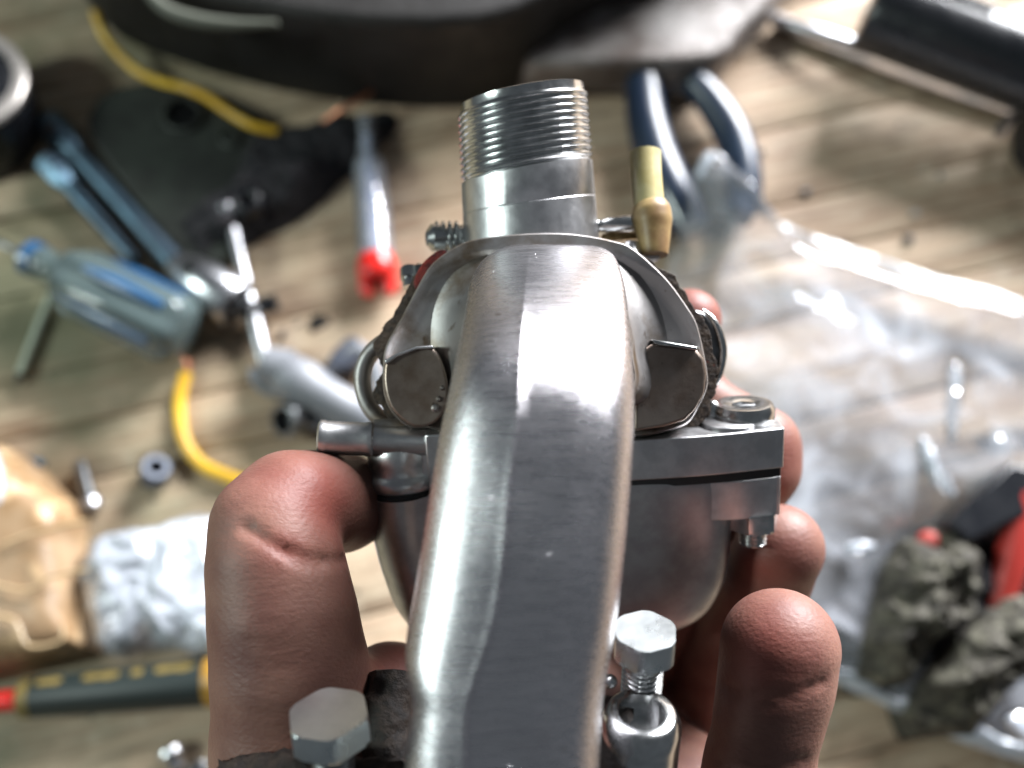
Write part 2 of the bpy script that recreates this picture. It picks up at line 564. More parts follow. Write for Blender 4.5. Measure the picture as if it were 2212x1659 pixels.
# gasket, ragged at the edge
def ragged(pts, grow, amp, D0, D1, seed):
    out = closed_spline([Vector((x, y, 0)) for x, y in pts], 16)
    c = Vector((*fc, 0)); q = []
    for p in out:
        d = (p - c).normalized()
        gg = min(1, max(0, (p.y - 530) / 70))
        q.append(p + d * ((grow + amp * fbm((p.x * 0.017, p.y * 0.017, seed), 6)) * gg - 8 * (1 - gg)))
    return cam_slab([(p.x, p.y) for p in q], D0, D1)
mk('gasket', cam2w(ragged(fl, 15, 19, 166.6, 169.2, 3)), M['gasket'], carb, bevel=0.0003, angle=40)
gk = mk('sealant', cam2w(cam_slab([(893, 612), (905, 580), (925, 556), (950, 540), (965, 545), (930, 580), (905, 625)], 165.5, 168.2, 3)), M['redseal'], carb, bevel=0.0004)
gk['label'] = 'smear of red sealant at the upper left edge'
# scraps stuck to the gasket edge
for i in range(26):
    t = random.random()
    if i % 2: x, y = 905 + t * -95, 612 + t * 150
    else: x, y = 1445 + t * 75, 600 + t * 200
    x += random.uniform(-9, 9)
    r = random.uniform(0.4, 0.9)
    c = P(x, y, 167.5)
    vv, ff = lathe(c + Vector((0, 0, -0.001)), c + Vector((0, 0, .001)), [(0, .3 * r * .001), (0.0006, r * .001), (0.0013, .8 * r * .001), (.0018, .3 * r * .001)], 7)
    vv = [p + Vector((fbm(p * 900), fbm(p * 900 + Vector((5, 5, 5))), 0)) * 0.0004 for p in vv]
    mk('residue', cam2w((vv, ff)), M['gasket'], carb)
# body flange behind it, with an ear on each side
bf = [(1040, 530), (1330, 530), (1430, 610), (1500, 690), (1520, 800), (1490, 900), (1370, 925), (960, 925), (880, 900), (845, 800), (880, 680), (960, 560)]
mk('body_flange', cam2w(cam_slab(bf, 169.4, 176, 3)), M['cast'], carb, bevel=0.0005)
earL = spline([P(876, 722, 170), P(835, 735, 171), P(798, 768, 171.5), P(783, 815, 171.5), P(792, 865, 171), P(822, 905, 170.5), P(868, 920, 170)], 8)
mk('flange_ear', cam2w(tube(earL, 0.0016, 12, flat=1.6)), M['grimy'], carb, angle=60)
earR = [(1440, 690), (1490, 668), (1530, 676), (1556, 712), (1565, 760), (1556, 812), (1533, 850), (1500, 870), (1450, 850)]
mk('flange_ear', cam2w(cam_slab(earR, 169.6, 175, 4)), M['darksteel'], carb, bevel=0.0016, seg=4, angle=50)
rimR = spline([P(1518, 670, 169.5), P(1540, 690, 169), P(1556, 725, 168.8), P(1562, 765, 168.8), P(1552, 815, 169), P(1530, 850, 169.4)], 8)
mk('ear_rim', cam2w(tube(rimR, [0.0003 + 0.0005 * math.sin(math.pi * i / 40) for i in range(41)], 10)), M['steel'], carb, angle=60)
mk('body_block', cam2w(cam_slab([(1000, 560), (1390, 560), (1440, 700), (1450, 900), (960, 900), (950, 680)], 176, 200, 3)), M['cast'], carb, bevel=0.001)

# ---- threaded spout
a = P(1149, 545, 176.5); b = P(1127, 206, 172.5)
ax = (b - a); Lt = ax.length
def spout(collar=False):
    if collar:
        return lathe(a, b, [(0, .0131), (Lt * 0.30, .01304), (Lt * .304, .01296), (Lt * .308, .01296), (Lt * .312, .01302), (Lt * 0.515, .01299), (Lt * 0.52, .01262)], 96, True, True)
    prof = [(Lt * .5, .0120), (Lt * .515, .0122)]; _old = [(0, .0131), (Lt * 0.32, .01302), (Lt * .325, .01292), (Lt * .332, .01292), (Lt * .337, .01298), (Lt * 0.515, .01295), (Lt * 0.522, .01262)]
    t0 = Lt * 0.53; t1 = Lt * 0.945; turns = 10
    for i in range(turns):
        p = (t1 - t0) / turns; s = t0 + i * p
        prof += [(s, .01255), (s + p * .18, .01262), (s + p * .45, .01302), (s + p * .6, .01307), (s + p * .72, .01302), (s + p * .94, .01262)]
    prof += [(t1, .01255), (t1 + .0002, .0125), (Lt * .997, .01248), (Lt, .0123), (Lt, .0112), (Lt * .98, .0110), (Lt * .6, .0110)]
    return lathe(a, b, prof, 96, True, True)
t_ = ax.normalized()
def lean(vf):                      # the turned rings lean by the thread's lead; slight taper to the mouth
    out = []
    for p in vf[0]:
        h = (p - a).dot(t_)
        q_ = a + t_ * h; p = q_ + (p - q_) * (1 - 0.055 * h / Lt)
        k = max(0, min(1, (h - Lt * .3) / (Lt * .2)))
        out.append(p + t_ * ((p - a - t_ * h).x * (0.075 + 0.035 * k)))
    return out, vf[1]
mk('spout_collar', cam2w(lean(spout(True))), M['cast'], carb, angle=28)
mk('threaded_spout', cam2w(lean(spout())), M['steel'], carb, angle=28)
# ---- small fittings round the spout's foot
mk('idle_screw', cam2w(lathe(P(1000, 512, 178), P(922, 515, 176), [(0, .0021), (.0040, .0021), (.0041, .0026), (.0062, .0027), (.0066, .0022), (.0072, .0014)], 24)), M['steel'], carb)
mk('bracket', cam2w(cam_slab([(960, 492), (1002, 484), (1006, 540), (958, 545)], 179, 184)), M['darksteel'], carb, bevel=0.0004)
for k in range(4):
    c = P(985 - k * 14, 513, 177.6)
    mk('spring_coil', cam2w(tube([c + Vector((0.0003 * math.cos(q), .0028 * math.sin(q), .0028 * math.cos(q))) for q in [i * math.pi / 9 for i in range(19)]], .0004, 8)), M['steel'], carb)
mk('stop_knob', cam2w(lathe(P(886, 622, 174), P(884, 570, 176), [(0, .0014), (.0018, .00145), (.0019, .0019), (.0040, .0019), (.0044, .0015)], 20)), M['steel'], carb)
mk('pin', cam2w(lathe(P(905, 625, 174), P(908, 562, 176), [(0, .0015), (.0045, .0015), (.005, .001)], 16)), M['darksteel'], carb)
mk('vent_nozzle', cam2w(lathe(P(1280, 489, 176), P(1388, 481, 175), [(0, .0014), (.0008, .0015), (.0012, .0012), (.0022, .00125), (.003, .00155), (.0072, .00165), (.0083, .0013), (.0088, .0007)], 28)), M['steel'], carb, angle=60)
mk('brass_washer', cam2w(cam_slab([(1300, 504), (1382, 500), (1384, 516), (1302, 520)], 176, 182)), M['brass'], carb, bevel=0.0004)
mk('nozzle_base', cam2w(lathe(P(1364, 580, 172), P(1366, 518, 175), [(0, .0019), (.0050, .0019), (.0054, .0016)], 24)), M['cast'], carb)
mk('hose_clip', cam2w(cam_slab([(1385, 545), (1425, 540), (1428, 560), (1390, 566)], 173, 177)), M['grimy'], carb, bevel=0.0004)
# ---- fuel hose
hp = spline([P(1394, 330, 177), P(1396, 385, 176), P(1402, 450, 175)], 6)
hv, hf = tube(hp, [.0030] * len(hp), 32, caps=False)
# open tube wall
inner = [p for p in hp]
ihv, ihf = tube(inner, [.0021] * len(inner), 32, caps=False)
V = hv + ihv; F = list(hf); o_ = len(hv)
F += [tuple(i + o_ for i in reversed(f)) for f in ihf]
F += [(k, o_ + k, o_ + (k + 1) % 32, (k + 1) % 32) for k in range(32)]
mk('fuel_hose', cam2w((V, F)), M['hose'], carb, angle=60)
hp = spline([P(1401, 440, 175), P(1407, 462, 174.6), P(1411, 500, 174), P(1414, 552, 173)], 6)
hd = mk('hose_end', cam2w(tube(hp, [.00302 + .0008 * min(1, i / 5) - (.0013 * max(0, (i - 9)) / 9) for i in range(len(hp))], 28)), M['hosedark'], carb, angle=60)

# ---- float bowl, built round its own tilted axis
UPT = R(15)
ROLL_C = math.cos(R(3)); ROLL_S = math.sin(R(3))
ORG = P(1530, 960, 170)
def BL(x, n, f):                   # local mm: right, up along the bowl axis, toward the camera
    v = Vector((x * .001, (n * math.cos(UPT) - f * math.sin(UPT)) * .001, (n * math.sin(UPT) + f * math.cos(UPT)) * .001))
    return ORG + Vector((v.x * ROLL_C - v.y * ROLL_S, v.x * ROLL_S + v.y * ROLL_C, v.z))
def bowl_slab(fp, n0, n1, sm=4):
    q = closed_spline([Vector((x, f, 0)) for x, f in fp], sm) if sm else [Vector((x, f, 0)) for x, f in fp]
    return slab([BL(p.x, n1, p.y) for p in q], [BL(p.x, n0, p.y) for p in q])
S = K * 165
plate = [(-60, 0), (-57, 5.4), (-30, 8), (-14, 8), (-2, 7.6), (8, 6.2), (11.6, 5.6), (12.6, 4.4), (12.6, -6), (11.4, -8), (4, -9), (-14, -18), (-40, -18), (-56, -8)]
mk('bowl_plate', cam2w(bowl_slab(plate, -3.3, 4.3)), M['cast'], carb, bevel=0.0012, seg=4, angle=50)
plate2 = [(-13, 4), (-3, 5.9), (3, 6.6), (7, 6.3), (11.2, 5.4), (12.2, 4.3), (12.2, -6), (11, -8), (2, -9), (-14, -16)]
mk('bowl_lug', cam2w(bowl_slab(plate2, -12.6, -5.0)), M['cast'], carb, bevel=0.0012, seg=4, angle=50)
gpl = [(p[0] * 0.985 - .1, p[1] * .93) for p in plate]
mk('bowl_gasket', cam2w(bowl_slab(gpl, -5.0, -3.3)), M['rubber'], carb)
# the bowl itself
brow = [ # n, xl, xr, front, back
    (-4.4, -59, 3.6, 7.5, -16), (-5.0, -59.4, 4.2, 7.7, -16), (-8, -59.4, 4.5, 7.8, -16), (-14, -59, 4.5, 7.7, -16), (-20, -58, 4.3, 7.3, -16), (-26, -56.5, 3.6, 6.6, -15),
    (-30, -54.5, 2.4, 5.8, -14), (-34, -52, 0.4, 4.6, -13), (-37, -50, -2.5, 3, -12), (-39.5, -48, -7, 0.5, -10), (-41, -42, -13, -3, -7)]
V, F = [], []; nn = 72
br_ = interp_rows(brow, 3)
for (n_, xl, xr, ff, fb) in br_:
    cx = (xl + xr) / 2; hw = (xr - xl) / 2; cf = (ff + fb) / 2; hf_ = (ff - fb) / 2
    for k in range(nn):
        an = 2 * math.pi * k / nn
        ca, sa = math.cos(an), math.sin(an)
        ex = 2 / 4.4
        V.append(BL(cx + hw * math.copysign(abs(ca) ** ex, ca), n_, cf + hf_ * math.copysign(abs(sa) ** ex, sa)))
for i in range(len(br_) - 1):
    for k in range(nn):
        k2 = (k + 1) % nn
        F.append((i * nn + k, i * nn + k2, (i + 1) * nn + k2, (i + 1) * nn + k))
F.append(tuple(range(nn))); F.append(tuple((len(br_) - 1) * nn + k for k in range(nn))[::-1])
mk('float_bowl', cam2w((V, F)), M['bowl'], carb, angle=50)
colp = spline([BL(-57.2, -4.6, 2.6), BL(-57.0, -12, 2.6), BL(-56.0, -20, 2.3), BL(-53.8, -28, 1.6), BL(-48.4, -35, -2), BL(-45, -39, -3)], 8)
mk('bowl_column', cam2w(tube(colp, [.0068 - .0004 * min(1, i / 20) - .0030 * max(0, (i - 22) / 18) ** 2 for i in range(len(colp))], 40)), M['cast'], carb, angle=60)
# left dome, seat ring and o-ring over the bowl's left end
cL = BL(-57.2, -2.2, 1.8)
upv = (BL(0, 1, 0) - BL(0, 0, 0)).normalized()
mk('bowl_dome', cam2w(lathe(cL, cL + upv, [(-.0016, .0067), (-.0008, .0073), (0, .0074), (.0008, .0071), (.0012, .0064), (.0018, .0060), (.0032, .0061), (.0052, .0060), (.0072, .0052), (.0086, .0036), (.0092, .001)], 44)), M['cast'], carb, angle=45)
mk('o_ring', cam2w(lathe(cL - upv * .0032, cL, [(0, .0068), (.0005, .0072), (.0011, .0072), (.0016, .0068)], 44)), M['rubber'], carb)
mk('body_rib', cam2w(bowl_slab([(-52.0, 8.2), (-51.0, 8.4), (-40, 8.4), (-40, 4), (-51, 4)], -3.0, 7.5, 0)), M['cast'], carb, bevel=0.0004)
for (x, f, r) in ((-56.5, 5.6, .5), (-54.4, 6.0, .8), (-55.3, 6.4, .55)):
    mk('deposit', cam2w(lathe(BL(x, -.8, f), BL(x, 0.4, f), [(0, r * .001), (.0004, r * .0009), (.0008, r * .0004)], 8)), M['grimy'], carb)
# fuel inlet on the left
mk('fuel_inlet', cam2w(lathe(P(803, 949, 163), P(686, 945, 162), [(-.012, .0026), (-.0004, .0026), (0, .0031), (.0008, .00315), (.0012, .0030), (.0078, .00305), (.0084, .00325), (.0091, .0032), (.0095, .0026), (.0095, .0018), (.0085, .0017)], 36)), M['cast'], carb, angle=35)
mk('inlet_boss', cam2w(lathe(P(900, 945, 167), P(796, 947, 164), [(0, .0036), (.0078, .0034), (.0086, .0028)], 28)), M['grimy'], carb, angle=40)
# cover screw at the right with washer, and the nut and stud below
sc0 = BL(6.8, 4.3, -1.0)
mk('cover_screw', cam2w(lathe(sc0, sc0 + upv, [(0, .0055), (.0006, .0057), (.0022, .0057), (.0031, .0052), (.0033, .0042), (.0028, .0022), (.0014, .0018)], 40)), M['steel'], carb, angle=40)
mk('washer', cam2w(lathe(BL(3.4, 4.3, 1.2), BL(3.4, 5.3, 1.2), [(0, .0052), (.0007, .0052), (.0009, .0049)], 40)), M['cast'], carb, angle=40)
mk('screw_insert', cam2w(bowl_slab([(4.6, -1.7), (9.0, -1.7), (9.0, -.5), (4.6, -.5)], 5.4, 7.1, 0)), M['darksteel'], carb, bevel=0.0003)
s2 = BL(1.0, 4.3, -1.6)
mk('locating_stud', cam2w(lathe(s2, s2 + upv, [(0, .0017), (.0022, .0017), (.0034, .0012), (.0038, .0006)], 24)), M['steel'], carb, angle=50)
def hexbar(c, axis, r, h, spin=0.0, chamfer=0.0004):
    """hexagonal head: chamfered, c at its lower centre"""
    t = axis.normalized(); u = (Vector((1, 0, 0)) - t * t.x).normalized(); v_ = t.cross(u)
    V, F = [], []; m = 48
    def hexr(an):
        q = (an - spin) % (math.pi / 3) - math.pi / 6
        return r * math.cos(math.pi / 6) / math.cos(q)
    for hh, lim in ((0, r * .93), (h * .1, r * 1.0), (h * .8, r * 1.0), (h * .93, r * .965), (h, r * .925), (h, 0.0)):
        for k in range(m):
            an = 2 * math.pi * k / m
            rr = min(hexr(an), lim)
            V.append(c + t * hh + (u * math.cos(an) + v_ * math.sin(an)) * rr)
    for i in range(5):
        for k in range(m):
            k2 = (k + 1) % m
            if i == 4: continue
            F.append((i * m + k, i * m + k2, (i + 1) * m + k2, (i + 1) * m + k))
    F.append(tuple(range(m))[::-1]); F.append(tuple(4 * m + k for k in range(m)))
    return V[:5 * m], F
nb = BL(8.0, -16.0, 2.2)
mk('nut', cam2w(hexbar(nb, upv, .0049, .0038, R(8))), M['steel'], carb, angle=20)
def threaded(a, b, r, pitch, seg=24, depth=0.12):
    L_ = (b - a).length; prof = [(0, r * .85)]
    k = int(L_ / pitch)
    for i in range(k):
        s = i * L_ / k; p = L_ / k
        prof += [(s + p * .05, r * (1 - depth)), (s + p * .45, r), (s + p * .6, r), (s + p * .98, r * (1 - depth))]
    prof += [(L_, r * .85)]
    return lathe(a, b, prof, seg)
mk('stud', cam2w(threaded(BL(8.0, -19.6, 2.2), BL(8.0, -10, 2.2), .0026, .0008)), M['steel'], carb, angle=28)

# ---- clamp at the foot of the elbow: two bolts, lug, dirty strap
def clampdir(t):
    return Vector((0, math.cos(R(t)), math.sin(R(t))))
hx = clampdir(20)
c = P(716, 1592, 128)
bo = mk('clamp_bolt', cam2w(hexbar(c, hx + Vector((-.04, 0, 0)), .00605, .0041, R(-14))), M['zinc'], carb, angle=20)
bo['label'] = 'hexagonal bolt at the lower left'
mk('bolt_shank', cam2w(threaded(c - hx * .012, c, .0030, .001)), M['darksteel'], carb, angle=28)
c = P(1391, 1412, 138)
hx2 = clampdir(25)
bo = mk('clamp_bolt', cam2w(hexbar(c, hx2, .0051, .0044, R(20))), M['zinc'], carb, angle=20)
bo['label'] = 'hexagonal bolt at the lower right'
mk('bolt_shank', cam2w(threaded(c - hx2 * .016, c + hx2 * .0004, .0032, .0009, 28, .17)), M['steel'], carb, angle=28)
lc = P(1385, 1560, 135)
mk('clamp_lug', cam2w(lathe(lc - hx2 * .02, lc, [(0, .0059), (.0185, .0060), (.0200, .0059), (.0214, .0054), (.0220, .0047), (.0220, .0035), (.019, .0034)], 48)), M['steel'], carb, angle=50)
mk('clamp_foot', cam2w(lathe(lc - hx2 * .024 + Vector((.001, 0, .001)), lc, [(0, .0068), (.010, .0070), (.012, .0066), (.0132, .0058)], 40)), M['steel'], carb, angle=60)
mk('locking_pin', cam2w(lathe(P(1318, 1473, 138), P(1318, 1469, 133), [(0, .0008), (.0012, .0011), (.0022, .0009), (.0027, .0004)], 16)), M['steel'], carb, angle=60)
def lumpy(vf, amp, fr):
    return xf(vf, lambda p: p + Vector((fbm(p * fr), fbm(p * fr + Vector((7, 0, 0))), fbm(p * fr + Vector((0, 7, 0))))) * amp)
st = spline([P(480, 1700, 137), P(600, 1682, 135), P(730, 1690, 133), P(840, 1700, 132), P(960, 1720, 134)], 10)
mk('clamp_strap', cam2w(lumpy(tube(st, .0036, 20), .0009, 500)), M['grime'], carb, angle=60)
st = spline([P(850, 1460, 150), P(835, 1560, 146), P(842, 1660, 142), P(850, 1800, 140)], 10)
mk('rear_strap', cam2w(lumpy(tube(st, .0040, 20), .0007, 500)), M['grime'], carb, angle=60)
st = spline([P(1330, 1530, 142), P(1330, 1640, 136), P(1340, 1760, 134)], 8)
mk('side_strap', cam2w(lumpy(tube(st, .0040, 20), .0007, 500)), M['grime'], carb, angle=60)

# ================================================================== HAND
def surface_nets(f, org, h):
    """f: 3-D samples (negative inside) -> verts, quads"""
    s = f < 0
    nx, ny, nz = f.shape
    c = np.zeros((nx - 1, ny - 1, nz - 1), int)
    for i in (0, 1):
        for j in (0, 1):
            for k in (0, 1):
                c += s[i:nx - 1 + i, j:ny - 1 + j, k:nz - 1 + k]
    act = (c > 0) & (c < 8)
    I, J, Kk = np.nonzero(act)
    idx = -np.ones(act.shape, int); idx[I, J, Kk] = np.arange(len(I))
    acc = np.zeros((len(I), 3)); cnt = np.zeros(len(I))
    cor = [(i, j, k) for i in (0, 1) for j in (0, 1) for k in (0, 1)]
    for a in cor:
        for ax_ in range(3):
            if a[ax_]: continue
            b = list(a); b[ax_] = 1
            fa = f[I + a[0], J + a[1], Kk + a[2]]; fb = f[I + b[0], J + b[1], Kk + b[2]]
            m = (fa < 0) != (fb < 0)
            t = np.where(m, fa / np.where(m, fa - fb, 1), 0)
            p = np.zeros((len(I), 3)); p += np.array(a, float)
            p[:, ax_] += t
            acc += p * m[:, None]; cnt += m
    v = acc / cnt[:, None] + np.stack([I, J, Kk], 1)
    v = org + v * h
    quads = []
    for ax_ in range(3):
        o1, o2 = [(1, 2), (2, 0), (0, 1)][ax_]
        sl0 = [slice(None)] * 3; sl1 = [slice(None)] * 3
        sl0[ax_] = slice(0, -1); sl1[ax_] = slice(1, None)
        a = s[tuple(sl0)]; b = s[tuple(sl1)]
        E = np.argwhere(a != b)
        E = E[(E[:, o1] > 0) & (E[:, o2] > 0) & (E[:, o1] < f.shape[o1] - 1) & (E[:, o2] < f.shape[o2] - 1)]
        e1 = np.zeros(3, int); e1[o1] = 1
        e2 = np.zeros(3, int); e2[o2] = 1
        q = [E, E - e1, E - e1 - e2, E - e2]
        q = np.stack([idx[k[:, 0], k[:, 1], k[:, 2]] for k in q], 1)
        fl_ = a[E[:, 0], E[:, 1], E[:, 2]]
        q[~fl_] = q[~fl_][:, ::-1]
        quads.append(q[(q >= 0).all(1)])
    return v, np.concatenate(quads)

def hp_(x, y, D, rpx):             # joint: photo position, depth, half width in photo units -> mm
    p = P(x, y, D) * 1000
    return np.array([p.x, p.y, p.z, rpx * K * D])
thumb = [hp_(690, 1980, 158, 215), hp_(655, 1760, 153, 192), hp_(640, 1600, 151, 172), hp_(628, 1450, 150, 160), hp_(612, 1330, 150, 150), hp_(596, 1220, 151, 138), hp_(588, 1150, 152.5, 128)]
thumb_tip = [hp_(576, 1130, 153, 116), hp_(625, 1092, 156.5, 114), hp_(680, 1088, 162, 110), hp_(735, 1086, 169, 103), hp_(772, 1084, 175, 92)]
ring_f = [hp_(1560, 1990, 160, 150), hp_(1600, 1830, 156, 128), hp_(1640, 1650, 153, 112), hp_(1662, 1540, 151.5, 112), hp_(1676, 1470, 151, 118), hp_(1684, 1400, 151, 127)]
mid_f = [hp_(1430, 1720, 216, 92), hp_(1520, 1490, 209, 90), hp_(1600, 1335, 197, 88), hp_(1655, 1245, 187, 93), hp_(1684, 1184, 181, 95)]
ind_f = [hp_(1300, 1500, 212, 92), hp_(1440, 1300, 208, 88), hp_(1580, 1110, 200, 84), hp_(1638, 1010, 194, 86), hp_(1638, 965, 194, 86), hp_(1580, 915, 198, 68), hp_(1500, 850, 202, 64), hp_(1468, 770, 202, 62), hp_(1490, 692, 200, 68)]
lit_f = [hp_(1480, 2010, 168, 130), hp_(1560, 1900, 160, 105), hp_(1625, 1790, 154, 95), hp_(1655, 1720, 152, 96)]
palm = [hp_(760, 1800, 170, 210), hp_(900, 1700, 182, 230), hp_(1080, 1720, 196, 250), hp_(1280, 1760, 200, 260), hp_(1450, 1800, 190, 220)]
palm2 = [hp_(1100, 2150, 186, 330), hp_(1100, 1850, 200, 300), hp_(1250, 1600, 206, 200)]
palm3 = [hp_(740, 1560, 158, 120), hp_(840, 1492, 167, 92), hp_(960, 1500, 180, 96)]
allp = np.array(thumb + thumb_tip + ring_f + mid_f + ind_f + lit_f + palm + palm2 + palm3)
HV = 0.75
lo_ = allp[:, :3].min(0) - allp[:, 3].max() * 0.55 - 2; hi_ = allp[:, :3].max(0) + allp[:, 3].max() * 0.45 + 2
lo_[1] = P(1106, 2080, 150).y * 1000
dims = np.ceil((hi_ - lo_) / HV).astype(int)
gx, gy, gz = [lo_[i] + HV * np.arange(dims[i]) for i in range(3)]
GX, GY, GZ = np.meshgrid(gx, gy, gz, indexing='ij')
GX = GX.astype(np.float32); GY = GY.astype(np.float32); GZ = GZ.astype(np.float32)
def cone(a, b):
    d = b[:3] - a[:3]; L2 = float(d @ d)
    t = ((GX - a[0]) * d[0] + (GY - a[1]) * d[1] + (GZ - a[2]) * d[2]) / L2
    t = np.clip(t, 0, 1)
    return np.sqrt((GX - a[0] - t * d[0]) ** 2 + (GY - a[1] - t * d[1]) ** 2 + (GZ - a[2] - t * d[2]) ** 2) - (a[3] + (b[3] - a[3]) * t)
def smin(a, b, k):
    h = np.clip(0.5 + 0.5 * (b - a) / k, 0, 1)
    return b + (a - b) * h - k * h * (1 - h)
def chain(c, k=2.0):
    f = None
    for i in range(len(c) - 1):
        g = cone(c[i], c[i + 1])
        f = g if f is None else smin(f, g, k)
    return f
def groove(f, pts, r, k=0.8):
    """crease: a thin channel pressed into the surface along points"""
    c = [np.array([*(P(x, y, D) * 1000), r]) for x, y, D in pts]
    g = None
    for i in range(len(c) - 1):
        q = cone(c[i], c[i + 1]); g = q if g is None else np.minimum(g, q)
    return -smin(-f, g, k)
f_th = chain(thumb, 3)
f_tt = chain(thumb_tip, 2)
f_hand = smin(f_th, f_tt, 1.6)
f_palm = smin(chain(palm, 6), chain(palm2, 6), 8)
f_palm = smin(f_palm, chain(palm3, 4), 5)
f_hand = smin(f_hand, f_palm, 6)
f_m = chain(mid_f, 2); f_r = chain(ring_f, 2.0); f_i = chain(ind_f, 2); f_l = chain(lit_f, 2)
f_hand = smin(f_hand, f_m, 0.35)
f_hand = smin(f_hand, f_i, 0.35)
f_hand = smin(f_hand, f_r, 0.35)
f_hand = smin(f_hand, f_l, 0.35)
def surface_depth(f, x, y):        # first point of the hand's surface met along the line of sight
    Ds = np.arange(120, 235, 0.2)
    k_ = K * 1000 * 0.001
    X = (x - 1106) * K * Ds; Y = (829.5 - y) * K * Ds
    i = np.clip(((X - lo_[0]) / HV).round().astype(int), 0, dims[0] - 1)
    j = np.clip(((Y - lo_[1]) / HV).round().astype(int), 0, dims[1] - 1)
    k = ((-Ds - lo_[2]) / HV).round().astype(int)
    ok = (k >= 0) & (k < dims[2])
    v = np.where(ok, f[i, j, np.clip(k, 0, dims[2] - 1)], 1)
    h = np.nonzero(v < 0)[0]
    return float(Ds[h[0]]) if len(h) else None
def crease(f, pts, chs, r, k=0.8, off=0.0):
    q = spline([Vector((x, y, 0)) for x, y in pts], 3)
    pp = []
    for p in q:
        D = surface_depth(f, p.x, p.y)
        if D: pp.append((p.x, p.y, D + off))
    return groove(f, pp, r, k) if len(pp) > 1 else f
f_hand = crease(f_hand, [(530, 1138), (560, 1158), (600, 1182), (650, 1201), (700, 1212), (745, 1208)], [thumb_tip, thumb], 0.75, 1.0)
f_hand = crease(f_hand, [(590, 1195), (640, 1222), (690, 1232)], [thumb], 0.25, 0.6)
f_hand = crease(f_hand, [(1560, 1478), (1610, 1497), (1670, 1502), (1730, 1494), (1778, 1476)], [ring_f], 0.5, 0.9)
f_hand = crease(f_hand, [(1562, 1500), (1620, 1520), (1680, 1523), (1740, 1512)], [ring_f], 0.28, 0.6)
f_hand = crease(f_hand, [(1548, 1640), (1600, 1655), (1680, 1655), (1735, 1640)], [ring_f], 0.4, 0.8)
for k_ in range(7):
    y0 = 1330 + k_ * 52
    f_hand = crease(f_hand, [(520 + k_ * 6, y0), (590, y0 + 16 - k_ * 3), (680, y0 + 8)], [thumb], 0.08, 0.35)
hv, hq = surface_nets(f_hand, lo_, HV)
# light smoothing of the grid steps
def relax(v, q, it):
    n = len(v)
    e = np.concatenate([q[:, [0, 1]], q[:, [1, 2]], q[:, [2, 3]], q[:, [3, 0]]])
    e = np.concatenate([e, e[:, ::-1]])
    cnt = np.bincount(e[:, 0], minlength=n).astype(float)
    for _ in range(it):
        s = np.stack([np.bincount(e[:, 0], weights=v[e[:, 1], k], minlength=n) for k in range(3)], 1)
        v = v + 0.5 * (s / cnt[:, None] - v)
    return v
hv = relax(hv, hq, 2) * 0.001
Rm = np.array(MC.to_3x3()); Tm = np.array(MC.translation)
hvw = hv @ Rm.T + Tm
person = empty('person', W(1100, 1760, 190))
tag(person, 'bare hand gripping the carburettor, thumb on its left and fingertips on its right', 'person')
off = np.array(root_loc(person))
me = bpy.data.meshes.new('hand')
me.from_pydata((hvw - off).tolist(), [], hq.tolist())
me.shade_smooth()
